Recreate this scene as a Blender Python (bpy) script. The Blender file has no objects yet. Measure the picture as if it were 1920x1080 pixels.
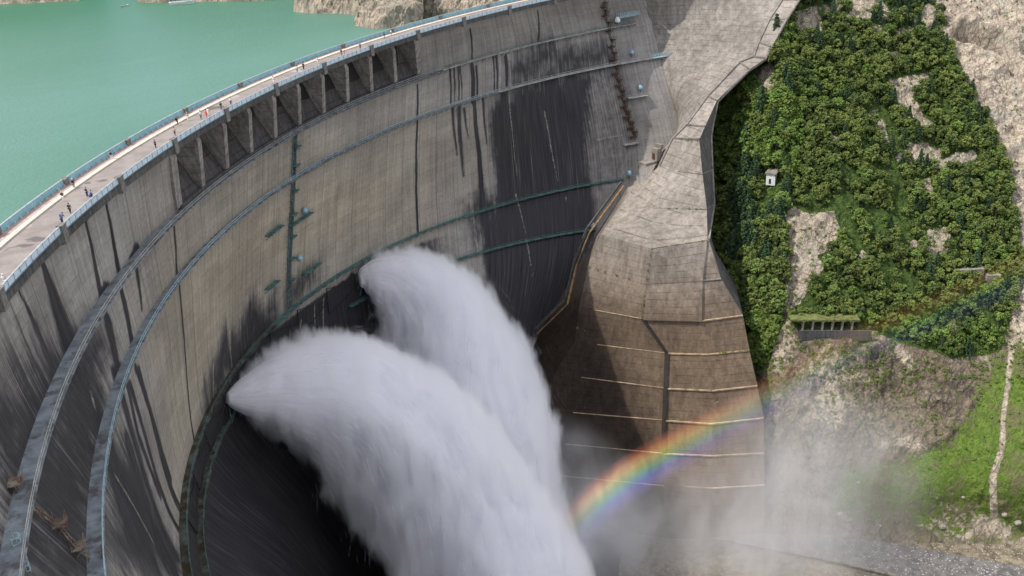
import bpy, bmesh, math, random
import numpy as np
from mathutils import Vector, Matrix
random.seed(7); rng = np.random.default_rng(11)
CAM={"loc":[250.0,0.0,46.8],"r":[-0.8192968583989787,0.5703941833189424,-0.058336381902553414],"u":[-0.2805467953387851,-0.3100654835424981,0.9083792663533744],"fw":[-0.5000461513127581,-0.7605983641525096,-0.41405793677434166],"lens":33.786592111556324}
STROKES=[["d",0.5,2.4,1,[[-30.9,-1.5],[-30.8,-7.0],[-30.7,-14.5]]],["d",1.5,3,1,[[-30.3,-17.0],[-30.0,-28.0],[-28.8,-35.5]]],["d",0.3,0.7,1,[[-34.4,-1.5],[-34.3,-7.0],[-34.1,-13.5]]],["d",0.4,0.8,1,[[-36.1,-2.5],[-36.0,-8.5],[-35.9,-15.5]]],["d",0.7,1.1,1,[[-35.7,-17.5],[-35.5,-22.5],[-35.3,-26.5]]],["d",0.8,1,0.9,[[-35.0,-30.0],[-35.7,-42.5],[-36.2,-55.0]]],["d",0.2,0.5,0.9,[[-29.0,-2.0],[-29.1,-6.5],[-29.2,-13.0]]],["d",0.35,0.5,1,[[-41.3,-17.0],[-41.0,-26.0]]],["d",0.4,0.4,0.9,[[-41.1,-28.0],[-41.1,-40.0],[-41.0,-49.0],[-40.6,-64.5]]],["d",0.35,0.45,1,[[-65.5,-17.0],[-65.7,-27.5],[-65.7,-62.5]]],["d",0.35,0.35,0.9,[[-71.1,-3.5],[-70.9,-15.5]]],["d",0.8,1,1,[[-70.9,-16.5],[-71.1,-27.0]]],["d",0.7,1.1,1,[[-71.2,-28.0],[-71.5,-46.5],[-71.5,-62.0]]],["d",1,1.3,1,[[-71.6,-63.0],[-71.8,-72.5],[-72.2,-84.5]]],["d",0.3,0.3,0.8,[[-78.1,-3.0],[-77.5,-14.5]]],["d",0.5,0.35,0.85,[[-68.7,-14.5],[-68.9,-25.5]]],["d",0.4,0.27999999999999997,0.85,[[-69.1,-15.0],[-69.3,-25.5]]],["d",0.4,0.27999999999999997,0.85,[[-69.5,-15.5],[-69.7,-25.5]]],["d",0.35,0.24499999999999997,0.85,[[-69.7,-15.5],[-70.0,-25.5]]],["d",0.5,0.35,0.85,[[-71.3,-17.0],[-71.5,-26.5]]],["d",0.4,0.27999999999999997,0.85,[[-73.0,-15.0],[-73.1,-25.5]]],["d",0.5,0.35,0.85,[[-73.3,-15.5],[-73.4,-26.0]]],["d",0.7,0.48999999999999994,0.85,[[-74.2,-16.5],[-74.3,-25.0]]],["d",0.78,0.3,0.7,[[-69.1,-27.5],[-69.5,-42.5]]],["d",1.1700000000000002,0.45,0.7,[[-69.7,-28.0],[-70.0,-50.0]]],["d",0.65,0.25,0.7,[[-70.2,-28.5],[-70.6,-38.5]]],["d",0.65,0.25,0.7,[[-72.0,-26.5],[-72.2,-42.0]]],["d",0.9099999999999999,0.35,0.7,[[-74.0,-28.0],[-73.7,-62.0]]],["d",0.78,0.3,0.7,[[-76.7,-30.5],[-76.4,-57.0]]],["d",1.6,0.6,1,[[-34.6,-15.0],[-33.5,-15.5]]],["d",1.5,0.7,1,[[-37.7,-14.5],[-36.8,-15.5]]],["d",0.8,0.5,0.7,[[-37.4,-17.0],[-37.0,-24.0]]],["d",1.3,0.9,0.8,[[-33.9,-18.5],[-33.4,-25.0],[-33.7,-29.5]]],["d",1.2,1.2,0.85,[[-32.9,-25.5],[-32.6,-41.0],[-32.8,-59.5]]],["d",0.8,0.8,0.85,[[-33.8,-27.0],[-33.3,-37.5],[-34.0,-50.5]]],["d",0.9,0.9,0.85,[[-34.0,-30.5],[-34.2,-45.0],[-34.7,-63.0]]],["d",0.7,0.7,0.85,[[-35.3,-31.0],[-35.7,-46.0],[-36.2,-64.5]]],["d",1.5,1.5,0.85,[[-31.9,-34.5],[-31.5,-45.0],[-31.6,-58.0]]],["d",0.5,0.5,0.85,[[-35.4,-37.0],[-35.6,-50.0],[-35.9,-66.5]]],["p",0.5,0.5,0.5,[[-30.8,-17.5],[-30.1,-26.5]]],["p",0.5,0.5,0.5,[[-31.3,-19.0],[-30.3,-23.5]]],["p",0.18,0.12,0.9,[[-62.3,-27.5],[-62.6,-40.0]]],["p",0.18,0.12,0.9,[[-64.2,-37.5],[-64.5,-52.5]]],["p",0.18,0.12,0.9,[[-67.9,-37.5],[-68.0,-56.0]]],["p",0.18,0.12,0.9,[[-70.6,-37.5],[-70.6,-52.5]]],["p",0.18,0.12,0.9,[[-71.8,-44.0],[-71.7,-57.0]]],["p",0.5,0.25,0.8,[[-74.5,-16.5],[-74.7,-26.5]]],["p",0.5,0.25,0.8,[[-74.5,-27.0],[-74.6,-55.0]]],["p",0.5,0.25,0.8,[[-74.4,-60.5],[-75.0,-71.5]]],["p",0.5,0.25,0.8,[[-75.0,-73.0],[-75.9,-84.0]]],["p",0.5,0.25,0.8,[[-78.6,-64.5],[-78.6,-65.5]]],["p",0.5,0.25,0.8,[[-77.6,-36.5],[-77.8,-53.0],[-78.0,-59.5]]],["p",0.5,0.25,0.8,[[-81.3,-43.0],[-81.4,-47.0]]],["p",0.5,0.25,0.8,[[-70.6,-61.5],[-70.6,-68.0]]],["p",0.5,0.25,0.8,[[-70.6,-69.0],[-71.2,-80.5]]],["p",0.25,0.25,0.9,[[-81.7,-49.5],[-83.8,-49.5]]],["p",0.3,0.15,0.8,[[-81.8,-49.5],[-82.0,-57.5]]],["p",0.2,0.2,0.6,[[-77.7,-63.0],[-81.3,-63.5]]],["p",0.35,0.35,0.9,[[-54.4,-68.0],[-53.1,-80.5]]],["p",0.35,0.35,0.9,[[-53.2,-68.5],[-52.4,-78.5]]],["p",0.35,0.35,0.9,[[-55.8,-66.5],[-55.6,-72.5]]],["p",0.35,0.35,0.9,[[-56.7,-66.5],[-56.3,-75.0]]],["p",0.35,0.35,0.9,[[-49.5,-65.5],[-49.2,-71.5]]],["p",0.35,0.35,0.9,[[-50.5,-67.5],[-50.1,-72.5]]],["p",0.35,0.35,0.9,[[-29.3,-32.0],[-30.6,-47.5]]],["p",0.35,0.35,0.9,[[-46.7,-51.5],[-46.7,-63.5]]],["p",0.35,0.35,0.9,[[-44.6,-54.0],[-43.9,-64.0]]]]
REGIONS=[["d",3,0.92,[[-72.9,-29.5],[-81.2,-29.0],[-80.8,-39.5],[-80.4,-61.0],[-80.6,-73.0],[-79.2,-89.0],[-77.1,-104.5],[-72.8,-98.5],[-71.2,-77.5],[-72.8,-64.5],[-72.7,-48.0]]],["d",4,0.6,[[-69.4,-57.5],[-72.8,-56.5],[-72.4,-74.0],[-70.0,-72.0]]],["d",5,0.72,[[-74.6,-18.0],[-79.0,-17.0],[-83.7,-18.0],[-84.5,-22.0],[-84.4,-25.0],[-79.3,-26.0],[-74.8,-26.5]]],["d",4,0.8,[[-76.7,-31.5],[-80.5,-28.5],[-80.6,-37.5],[-80.0,-61.0],[-80.3,-74.5],[-79.0,-99.0],[-74.7,-103.0],[-72.7,-95.0],[-71.7,-73.5],[-75.0,-71.5],[-76.0,-58.0],[-75.7,-40.5]]],["d",5,0.45,[[-73.5,-27.5],[-76.7,-29.0],[-76.0,-58.0],[-74.0,-65.5],[-73.4,-48.5]]],["d",5,0.35,[[-81.1,-25.5],[-85.9,-25.0],[-85.8,-41.0],[-84.5,-62.0],[-80.3,-73.0],[-80.8,-37.5]]],["d",3,0.9,[[-71.7,-74.0],[-80.8,-75.0],[-78.9,-85.5],[-77.1,-104.5],[-74.1,-102.5],[-72.5,-88.0]]],["d",4,0.5,[[-71.7,-63.5],[-80.4,-64.0],[-80.7,-73.0],[-72.2,-72.5]]],["d",6,0.93,[[-31.2,-17.0],[-33.4,-21.0],[-31.6,-23.5],[-28.4,-25.5],[-24.2,-28.0],[-22.6,-20.5],[-27.5,-18.0]]],["d",8,0.88,[[-27.0,-4.5],[-28.3,-7.5],[-29.7,-15.5],[-27.2,-17.0],[-24.1,-18.0],[-22.0,-18.5],[-21.2,-15.0],[-23.6,-12.5]]],["d",6,0.95,[[-30.0,-29.0],[-31.9,-34.5],[-33.0,-62.0],[-31.5,-58.0],[-25.5,-34.5],[-27.5,-32.0]]],["d",4,0.7,[[-42.9,-54.5],[-46.1,-50.0],[-49.2,-50.0],[-52.2,-54.0],[-52.4,-70.0],[-49.4,-66.5],[-46.2,-64.5],[-42.6,-64.0]]],["d",3,0.55,[[-53.3,-53.0],[-56.5,-54.0],[-56.9,-60.5],[-54.3,-63.0],[-53.1,-65.0]]],["d",1.5,0.95,[[-46.8,-66.5],[-53.0,-68.0],[-58.5,-66.0],[-61.5,-66.5],[-60.7,-74.0],[-56.1,-72.0],[-51.7,-70.0],[-47.1,-72.0]]],["d",3,0.6,[[-37.5,-66.0],[-40.7,-66.5],[-45.1,-68.5],[-45.3,-73.0],[-41.2,-75.0],[-36.8,-73.5]]],["d",3,0.97,[[-33.6,-71.5],[-39.5,-77.0],[-44.2,-78.0],[-47.4,-78.5],[-47.7,-90.5],[-46.8,-113.0],[-44.4,-128.0]]],["w",14,1,[[-41.6,-17.0],[-51.7,-19.5],[-62.4,-28.5],[-65.6,-31.0],[-65.6,-62.5],[-58.5,-63.5],[-52.1,-59.5],[-45.7,-60.5],[-39.9,-63.0],[-39.6,-43.0],[-38.9,-26.5]]],["w",8,0.6,[[-36.5,-29.0],[-40.5,-30.0],[-42.0,-63.5],[-35.6,-65.0],[-36.4,-44.5]]],["w",10,0.5,[[-65.5,-29.0],[-70.7,-30.0],[-71.3,-61.5],[-66.0,-61.5]]]]  # stain areas; the right-hand dark ones also paint in the dam's shadow
WALLZ=[[35.8,-247.7,-64.5],[57.5,-239.7,-75.5],[67.1,-237.6,-84.0],[74.8,-237.7,-92.5],[82.1,-238.2,-100.5],[88.3,-237.2,-108.0],[94.9,-235.3,-117.0],[102.3,-231.5,-127.0],[109.0,-225.9,-136.0],[116.1,-222.1,-152.0]]
WALL=[[[-49.0,-242.5,1.1],[-49.6,-240.2,1.1],[-50.6,-237.4,1.2],[-50.7,-237.2,1.2]],[[-32.6,-240.4,-8.1],[-33.6,-237.6,-8.0],[-34.6,-234.9,-7.9],[-34.8,-234.6,-7.9]],[[-24.6,-238.9,-13.8],[-25.6,-236.2,-13.7],[-26.7,-233.4,-13.6],[-26.9,-233.2,-13.7]],[[-17.1,-236.8,-20.5],[-17.8,-234.6,-21.1],[-18.2,-232.5,-21.7],[-18.5,-232.2,-22.1]],[[-13.1,-235.3,-24.8],[-13.7,-233.1,-25.0],[-14.2,-231.1,-25.0],[-14.4,-230.8,-25.3]],[[-7.7,-236.8,-26.0],[-8.0,-235.0,-27.1],[-8.3,-233.2,-28.0],[-8.5,-232.9,-28.4]],[[9.7,-234.8,-34.6],[9.3,-232.9,-35.3],[9.0,-231.2,-35.7],[8.0,-231.6,-36.1]],[[21.6,-232.6,-42.0],[22.2,-227.6,-41.9],[21.6,-224.1,-41.0],[12.5,-229.0,-42.3]],[[27.7,-232.9,-45.5],[27.5,-227.2,-44.8],[27.1,-221.1,-43.7],[15.7,-226.7,-46.2]],[[32.8,-233.6,-53.9],[33.5,-224.6,-53.6],[33.3,-213.2,-52.0],[21.0,-220.6,-55.2]],[[39.9,-238.7,-61.5],[47.1,-220.9,-62.4],[39.3,-205.0,-60.4],[27.5,-213.0,-64.0]],[[67.5,-223.5,-67.0],[63.7,-204.0,-67.0],[46.4,-197.4,-67.0],[46.1,-197.1,-67.0]],[[71.8,-225.3,-77.5],[66.4,-203.4,-77.5],[52.2,-193.2,-77.5],[47.3,-190.4,-77.5]],[[79.3,-221.1,-88.0],[69.8,-201.4,-88.0],[56.9,-188.5,-88.0],[45.1,-182.9,-88.0]],[[83.6,-218.3,-98.0],[66.8,-193.7,-98.0],[57.7,-184.9,-98.0],[46.3,-178.6,-98.0]],[[91.3,-219.6,-107.5],[70.6,-190.0,-107.5],[60.5,-179.7,-107.5],[48.2,-173.0,-107.5]],[[98.3,-216.7,-117.0],[73.2,-187.8,-117.0],[63.3,-177.0,-117.0],[48.9,-169.2,-117.0]],[[102.9,-217.1,-127.0],[75.5,-185.3,-127.0],[64.9,-175.0,-127.0],[51.7,-165.9,-127.0]],[[107.2,-214.7,-136.0],[78.5,-181.9,-136.0],[67.9,-171.8,-136.0],[54.4,-162.8,-136.0]],[[111.6,-213.1,-152.0],[82.1,-177.9,-152.0],[71.3,-167.8,-152.0],[57.3,-159.2,-152.0]]]
HG=[[[-68.0,-346.1,72.0],[-85.7,-328.9,70.3],[-109.7,-317.8,69.1],[-140.8,-311.8,68.2],[-192.1,-310.1,67.4],[-253.4,-307.6,66.4],[-315.1,-300.4,65.1],[-415.1,-275.7,61.7]],[[-58.0,-334.9,26.1],[-68.7,-310.5,25.3],[-75.2,-284.4,24.7],[-99.8,-275.0,23.0],[-137.4,-266.1,20.4],[-184.1,-258.0,17.1],[-230.3,-246.7,13.8],[-308.0,-220.4,8.4]],[[-41.2,-316.4,-15.2],[-40.9,-281.8,-12.4],[-41.1,-252.0,-10.1],[-56.7,-237.6,-10.9],[-86.0,-226.1,-13.7],[-120.5,-214.3,-17.1],[-154.9,-200.9,-20.4],[-218.0,-176.0,-26.4]],[[-33.1,-307.5,-46.9],[-27.1,-267.3,-40.0],[-15.5,-228.0,-32.3],[-34.3,-217.5,-34.0],[-60.2,-205.2,-36.7],[-89.4,-192.0,-39.8],[-117.5,-177.2,-42.5],[-173.2,-152.9,-48.5]],[[-10.9,-283.1,-72.5],[-3.9,-243.7,-62.4],[0.2,-212.5,-54.7],[-14.9,-200.1,-55.4],[-40.1,-188.5,-58.4],[-65.1,-174.0,-60.9],[-89.6,-158.9,-63.0],[-137.4,-134.0,-68.3]],[[12.8,-257.3,-93.8],[15.7,-223.7,-83.2],[16.8,-196.5,-74.9],[3.0,-184.0,-75.0],[-19.9,-171.9,-77.8],[-42.3,-157.3,-79.7],[-64.3,-142.3,-81.3],[-106.1,-117.5,-85.6]],[[36.4,-231.5,-110.9],[33.9,-205.2,-101.9],[31.2,-182.6,-94.3],[18.7,-169.8,-93.7],[-2.8,-157.7,-96.3],[-22.9,-142.8,-97.4],[-41.4,-127.3,-97.7],[-79.2,-103.1,-101.2]],[[46.5,-220.4,-135.5],[42.0,-196.3,-126.1],[41.0,-172.5,-115.5],[28.7,-159.8,-114.5],[10.1,-146.3,-115.5],[-8.6,-131.3,-115.9],[-24.7,-115.5,-114.9],[-54.9,-90.2,-115.1]],[[56.6,-209.3,-159.4],[51.6,-186.1,-148.7],[49.3,-163.6,-137.3],[38.8,-149.9,-134.4],[22.3,-135.5,-133.9],[5.9,-119.9,-132.8],[-7.8,-103.9,-130.1],[-31.3,-78.1,-126.5]],[[84.4,-179.1,-152.0],[70.3,-167.7,-152.0],[56.3,-156.4,-152.0],[42.5,-145.3,-152.0],[25.2,-131.2,-152.0],[6.8,-116.4,-152.0],[-11.2,-101.8,-152.0],[-42.0,-76.9,-152.0]],[[97.5,-164.8,-154.0],[84.1,-154.1,-154.0],[70.8,-143.6,-154.0],[57.7,-133.1,-154.0],[41.1,-119.9,-154.0],[23.6,-105.9,-154.0],[6.4,-92.2,-154.0],[-23.0,-68.7,-154.0]]]
HU=[1230,1340,1450,1560,1700,1850,2000,2260]
HV=[-420,-200,0,150,300,450,600,750,900,1010,1100]
JET1=[[198.8,-203.6,-67.3,1.77],[196.7,-203.9,-68.0,4.33],[193.1,-204.1,-69.0,7.46],[186.6,-204.1,-70.9,12.03],[176.4,-202.8,-75.4,17.17],[165.9,-198.6,-83.5,20.84],[156.8,-190.1,-97.1,23.38],[151.5,-179.5,-113.4,23.51],[150.3,-167.4,-129.8,23.34],[151.4,-157.5,-143.5,23.12]]
JET2=[[144.1,-242.8,-66.2,2.84],[142.0,-242.4,-66.3,6.02],[138.5,-241.0,-67.3,9.85],[133.3,-238.0,-70.8,14.39],[128.1,-232.5,-78.7,18.65],[125.3,-225.0,-91.3,21.94],[125.8,-215.2,-106.5,24.08],[129.8,-203.6,-124.5,24.12],[135.9,-190.4,-144.4,23.4],[141.2,-180.1,-159.9,23.06]]
POS={"dome1":[-85.1,-13.5],"dome2":[-86.0,-24.0],"dome3":[-86.1,-35.5],"dome4":[-83.9,-61.5],"dome5":[-80.7,-72.5],"lamp1":[-54.5,-37.5],"lamp2":[-54.2,-50.0],"shaftA":[-52.2,-18.5],"shaftB":[-52.1,-26.5],"shaftC":[-52.2,-44.5],"shaftD":[-52.3,-63.0],"balc1":[-54.2,-38.5],"balc2":[-51.4,-36.5],"balc3":[-51.3,-50.5],"balc4":[-55.5,-55.0],"st0":[-84.6,-5.0],"st1":[-84.4,-10.0],"st2":[-84.4,-18.5],"st3":[-84.4,-24.5],"st4":[-84.4,-31.0],"st5":[-84.5,-36.5],"st6":[-84.5,-42.0],"st7":[-84.7,-47.5],"st8":[-84.8,-52.0],"plat1":[-85.7,-37.5],"plat2":[-84.4,-52.5],"noz1":[-46.3,-70.0],"noz2":[-60.7,-67.5],"pipe0":[-84.1,-63.5],"s1":[-23.8,-13.5],"s2":[-23.7,-15.5],"s3":[-22.5,-15.5],"s4":[-24.0,-20.5],"s5":[-23.8,-23.5],"s6":[-24.0,-26.5],"cage":[-21.9,-16.0]}
PE=[[275.81,-34.049],[279.58,-35.348],[280.73,-36.682],[276.33,-35.669],[275.75,-35.597],[275.12,-33.059],[274.33,-28.314],[281.41,-39.919],[276.24,-41.334],[280.01,-44.782],[276.52,-43.135],[279.47,-45.452],[277.09,-45.695],[276.54,-45.955],[276.72,-46.222],[276.3,-47.222],[276.21,-48.075],[276.67,-52.256],[277.71,-54.857],[277.75,-55.486],[278.03,-56.917],[277.26,-59.019],[277.77,-59.44],[280.09,-64.071],[280.62,-64.905],[277.51,-60.943]]
M_PTS={"boat":[109.0,-489.6,-12.0],"sh0":[175.0,-592.3,-12.0],"sh1":[161.6,-578.1,-12.0],"sh2":[140.8,-562.1,-12.0],"sh2b":[116.4,-510.5,-12.0],"sh2c":[81.1,-464.4,-12.0],"sh3":[84.0,-412.5,-12.0],"sh4":[79.9,-399.0,-12.0],"sh5":[72.6,-388.0,-12.0],"sh6":[83.7,-352.8,-12.0],"sh7":[76.1,-334.1,-12.0],"sh8":[58.5,-344.3,-12.0],"rA":[56.5,-161.7,-151.7],"rB":[33.7,-136.4,-151.7],"rC":[11.2,-102.4,-151.7],"rD":[-1.0,-81.6,-151.7],"rE":[65.2,-159.2,-151.7],"rF":[51.1,-138.5,-151.7],"rG":[40.9,-120.4,-151.7],"rH":[31.1,-101.8,-151.7],"rb":[61.0,-163.0,-151.7],"hut":[15.7,-199.9,-53.0],"gal0":[24.9,-176.4,-96.4],"gal1":[15.1,-166.7,-96.0],"por0":[-21.6,-153.5,-87.6],"por1":[-26.3,-149.1,-87.5],"rba":[125.2,-171.4,-127.6],"rbA":[115.5,-167.7,-116.4],"rbB":[103.4,-164.0,-109.2],"rbC":[88.4,-158.0,-102.4],"rbD":[72.8,-149.7,-93.2],"rbE":[53.1,-137.1,-78.7],"rbF":[27.8,-131.0,-74.5],"rbG":[13.1,-118.8,-63.8],"rbH":[1.1,-109.7,-56.0],"house":[33.8,-238.6,-53.8]}
CAMPIL=[-0.5641020587652299,-0.08305489409567061]
JET_DENS = .5; JET_BAND = 7.0; RB_STR = .68; CLOUD_FILL = (11.8, 11.7, 11.8, 1)
R_ = math.radians
scene = bpy.context.scene
col = scene.collection

RD=273.6
# rings of the downstream face: z, centre x, centre y, radius
RINGS=[(0.0,0.0,0.0,274.6),(-14.5,16.1,-35.7,242.5),(-26.0,39.6,-62.2,208.2),(-62.0,82.8,-110.6,148.2),(-73.0,103.7,-130.1,121.2),(-105.0,112.0,-147.0,94.0),(-150.0,118.0,-160.0,66.0)]
_TD={1:[(-31.3,-25.4),(-36,-31.6),(-40,-38.2),(-65.8,-67.5),(-71.3,-73.9),(-74.7,-77.9),(-77.2,-81.8),(-81.5,-86.7)],
2:[(-36,-27.9),(-40,-35.8),(-65.8,-69.9),(-71.3,-77.1),(-74.7,-81.9),(-81.5,-91.3)],
3:[(-36,-20),(-40,-27),(-65.8,-76.7),(-71.3,-87.5),(-74.7,-93.1),(-81.5,-105.2)],
4:[(-36,-17.5),(-40,-25.5),(-65.8,-81.9),(-71.3,-95),(-74.7,-101.4),(-81.5,-113.7)]}
def _theta_tab():
    tabs=[]
    ph=np.linspace(-86,-24,32)
    for k in range(len(RINGS)):
        if k==0: th=ph.copy()
        else:
            d=np.array(_TD[min(k,4)],float); th=np.polyval(np.polyfit(d[:,0],d[:,1],2),ph)
        tabs.append((np.radians(ph),np.radians(th)))
    return tabs
TT=_theta_tab()
def theta(k,phi):
    ph,th=TT[k]; phi=np.asarray(phi,float)
    y=np.interp(phi,ph,th)
    lo=(th[1]-th[0])/(ph[1]-ph[0]); hi=(th[-1]-th[-2])/(ph[-1]-ph[-2])
    y=np.where(phi<ph[0],th[0]+(phi-ph[0])*lo,y); y=np.where(phi>ph[-1],th[-1]+(phi-ph[-1])*hi,y)
    return y
ZS=np.array([r[0] for r in RINGS])
def face(phi,z,off=0.0):
    """point on the downstream face; off = metres outward from the concrete (towards the valley)"""
    phi,z=np.broadcast_arrays(np.asarray(phi,float),np.asarray(z,float))
    K=len(RINGS); P=np.empty((K,)+phi.shape+(2,))
    for k,(zz,cx,cy,R) in enumerate(RINGS):
        th=theta(k,phi); P[k,...,0]=cx+(R-off)*np.cos(th); P[k,...,1]=cy+(R-off)*np.sin(th)
    # slopes wrt z (non-uniform Catmull-Rom)
    M=np.empty_like(P)
    for k in range(K):
        if k==0: M[k]=(P[1]-P[0])/(ZS[1]-ZS[0])
        elif k==K-1: M[k]=(P[-1]-P[-2])/(ZS[-1]-ZS[-2])
        else:
            h0=ZS[k]-ZS[k-1]; h1=ZS[k+1]-ZS[k]
            M[k]=((P[k]-P[k-1])/h0*h1+(P[k+1]-P[k])/h1*h0)/(h0+h1)
    zc=np.clip(z,ZS[-1],ZS[0]); i=np.clip(np.searchsorted(-ZS,-zc,side='right')-1,0,K-2)
    z0=ZS[i];z1=ZS[i+1];h=z1-z0;t=(zc-z0)/h
    ix=np.indices(phi.shape); idx=(i,)+tuple(ix)
    jdx=(i+1,)+tuple(ix)
    p0,p1,m0,m1=P[idx],P[jdx],M[idx],M[jdx]
    t=t[...,None];h=h[...,None]
    xy=(2*t**3-3*t**2+1)*p0+(t**3-2*t**2+t)*h*m0+(-2*t**3+3*t**2)*p1+(t**3-t**2)*h*m1
    return np.concatenate([xy,z[...,None]],-1)


# ------------------------------------------------------------------ numpy noise
def _hash(ix, iy, iz, seed):
    n = (ix * 374761393 + iy * 668265263 + iz * 2147483647 + seed * 1274126177) & 0xffffffff
    n = ((n ^ (n >> 13)) * 1274126177) & 0xffffffff
    n = (n ^ (n >> 16)) & 0xffffffff
    return n.astype(np.float64) / 4294967295.0
def vnoise(P, seed=0):
    P = np.asarray(P, float); F = np.floor(P); I = F.astype(np.int64); f = P - F; f = f * f * (3 - 2 * f)
    o = 0
    for a in (0, 1):
        for b in (0, 1):
            for c in (0, 1):
                w = (f[..., 0] if a else 1 - f[..., 0]) * (f[..., 1] if b else 1 - f[..., 1]) * (f[..., 2] if c else 1 - f[..., 2])
                o = o + w * _hash(I[..., 0] + a, I[..., 1] + b, I[..., 2] + c, seed)
    return o * 2 - 1
def fbm(P, octv=4, seed=0, ridged=False):
    P = np.asarray(P, float); s = 0; a = 1.0; t = 0
    for i in range(octv):
        n = vnoise(P * (2 ** i) + 17.3 * i, seed + i)
        if ridged: n = 1 - 2 * np.abs(n)
        s = s + a * n; t += a; a *= .5
    return s / t

# ------------------------------------------------------------------ object helpers
def tag(o, label=None, cat=None, group=None, kind=None):
    if label: o['label'] = label
    if cat: o['category'] = cat
    if group: o['group'] = group
    if kind: o['kind'] = kind
    return o
def empty(name, loc=(0, 0, 0), rz=0):
    o = bpy.data.objects.new(name, None); col.objects.link(o); o.location = loc; o.rotation_euler = (0, 0, rz)
    o.empty_display_size = .1
    return o
def mesh_obj(name, verts, faces, mat=None, parent=None, smooth=False, uv=None, attrs=None):
    me = bpy.data.meshes.new(name)
    verts = np.asarray(verts, np.float32).reshape(-1, 3)
    if isinstance(faces, np.ndarray) and faces.ndim == 2:
        k = faces.shape[1]; nf = len(faces)
        me.vertices.add(len(verts)); me.vertices.foreach_set('co', verts.ravel())
        me.loops.add(nf * k); me.loops.foreach_set('vertex_index', faces.astype(np.int32).ravel())
        me.polygons.add(nf); me.polygons.foreach_set('loop_start', np.arange(0, nf * k, k, dtype=np.int32))
        me.update(calc_edges=True)
    else:
        me.from_pydata(verts.tolist(), [], [tuple(int(i) for i in f) for f in faces]); me.update()
    me.polygons.foreach_set('use_smooth', np.full(len(me.polygons), bool(smooth)))
    if uv is not None:
        L = me.uv_layers.new(name='UVMap'); vi = np.empty(len(me.loops), np.int32); me.loops.foreach_get('vertex_index', vi)
        L.data.foreach_set('uv', np.asarray(uv, np.float32)[vi].ravel())
    for an, av in (attrs or {}).items():
        A = me.color_attributes.new(name=an, type='FLOAT_COLOR', domain='POINT')
        av = np.asarray(av, np.float32)
        if av.shape[1] == 3: av = np.concatenate([av, np.ones((len(av), 1), np.float32)], 1)
        A.data.foreach_set('color', av.ravel())
    if mat: me.materials.append(mat)
    me.validate(); me.update()
    o = bpy.data.objects.new(name, me); col.objects.link(o)
    if parent: o.parent = parent
    return o
class MB:
    """collects simple solids, then builds them as one mesh"""
    def __init__(s): s.v = []; s.f = []
    def add(s, v, f):
        b = len(s.v); s.v += [tuple(map(float, x)) for x in v]; s.f += [tuple(i + b for i in q) for q in f]; return s
    def hexa(s, p):   # 8 points: bottom 4 ccw, top 4 ccw
        return s.add(p, [(3, 2, 1, 0), (4, 5, 6, 7), (0, 1, 5, 4), (1, 2, 6, 5), (2, 3, 7, 6), (3, 0, 4, 7)])
    def box(s, c, sx, sy, sz, X=(1, 0, 0), Y=(0, 1, 0), Z=(0, 0, 1)):
        c = np.array(c, float); X, Y, Z = (np.array(a, float) for a in (X, Y, Z)); p = []
        for k in (-.5, .5):
            for i, j in ((-.5, -.5), (.5, -.5), (.5, .5), (-.5, .5)): p.append(c + X * i * sx + Y * j * sy + Z * k * sz)
        return s.hexa(p)
    def bar(s, a, b, w, h=None):
        a = np.array(a, float); b = np.array(b, float); h = h or w; d = b - a; L = np.linalg.norm(d)
        if L < 1e-6: return s
        d /= L; up = np.array([0, 0, 1.]) if abs(d[2]) < .95 else np.array([1., 0, 0])
        x = np.cross(d, up); x /= np.linalg.norm(x); y = np.cross(x, d)
        return s.box((a + b) / 2, w, h, L, x, y, d)
    def tube(s, pts, r, n=6, cap=True):
        pts = [np.array(q, float) for q in pts]; rs = r if hasattr(r, '__len__') else [r] * len(pts); V = []
        for i, q in enumerate(pts):
            d = pts[min(i + 1, len(pts) - 1)] - pts[max(i - 1, 0)]; d = d / (np.linalg.norm(d) + 1e-9)
            up = np.array([0, 0, 1.]) if abs(d[2]) < .9 else np.array([1., 0, 0])
            x = np.cross(d, up); x /= np.linalg.norm(x); y = np.cross(d, x)
            for k in range(n):
                t = 2 * math.pi * k / n; V.append(q + rs[i] * (math.cos(t) * x + math.sin(t) * y))
        F = []
        for i in range(len(pts) - 1):
            for k in range(n): F.append((i * n + k, i * n + (k + 1) % n, (i + 1) * n + (k + 1) % n, (i + 1) * n + k))
        if cap: F.append(tuple(range(n - 1, -1, -1))); F.append(tuple((len(pts) - 1) * n + k for k in range(n)))
        return s.add(V, F)
    def arc(s, c, r0, r1, z0, z1, a0, a1, n):
        """annular slab; angles in radians"""
        V = []; F = []
        for i in range(n + 1):
            t = a0 + (a1 - a0) * i / n; cs, sn = math.cos(t), math.sin(t)
            V += [(c[0] + r0 * cs, c[1] + r0 * sn, z0), (c[0] + r1 * cs, c[1] + r1 * sn, z0), (c[0] + r1 * cs, c[1] + r1 * sn, z1), (c[0] + r0 * cs, c[1] + r0 * sn, z1)]
        for i in range(n):
            b = 4 * i
            for k in range(4): F.append((b + k, b + (k + 1) % 4, b + 4 + (k + 1) % 4, b + 4 + k))
        F += [(3, 2, 1, 0), tuple(4 * n + k for k in range(4))]
        return s.add(V, F)
    def build(s, name, mat, parent=None, smooth=False):
        o = mesh_obj(name, s.v, s.f, mat, parent, smooth)
        bm = bmesh.new(); bm.from_mesh(o.data); bmesh.ops.recalc_face_normals(bm, faces=bm.faces); bm.to_mesh(o.data); bm.free()
        return o
def gridfaces(n, m):
    i, j = np.meshgrid(np.arange(n - 1), np.arange(m - 1), indexing='ij'); a = (i * m + j).ravel()
    return np.stack([a, a + 1, a + m + 1, a + m], 1)

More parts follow.
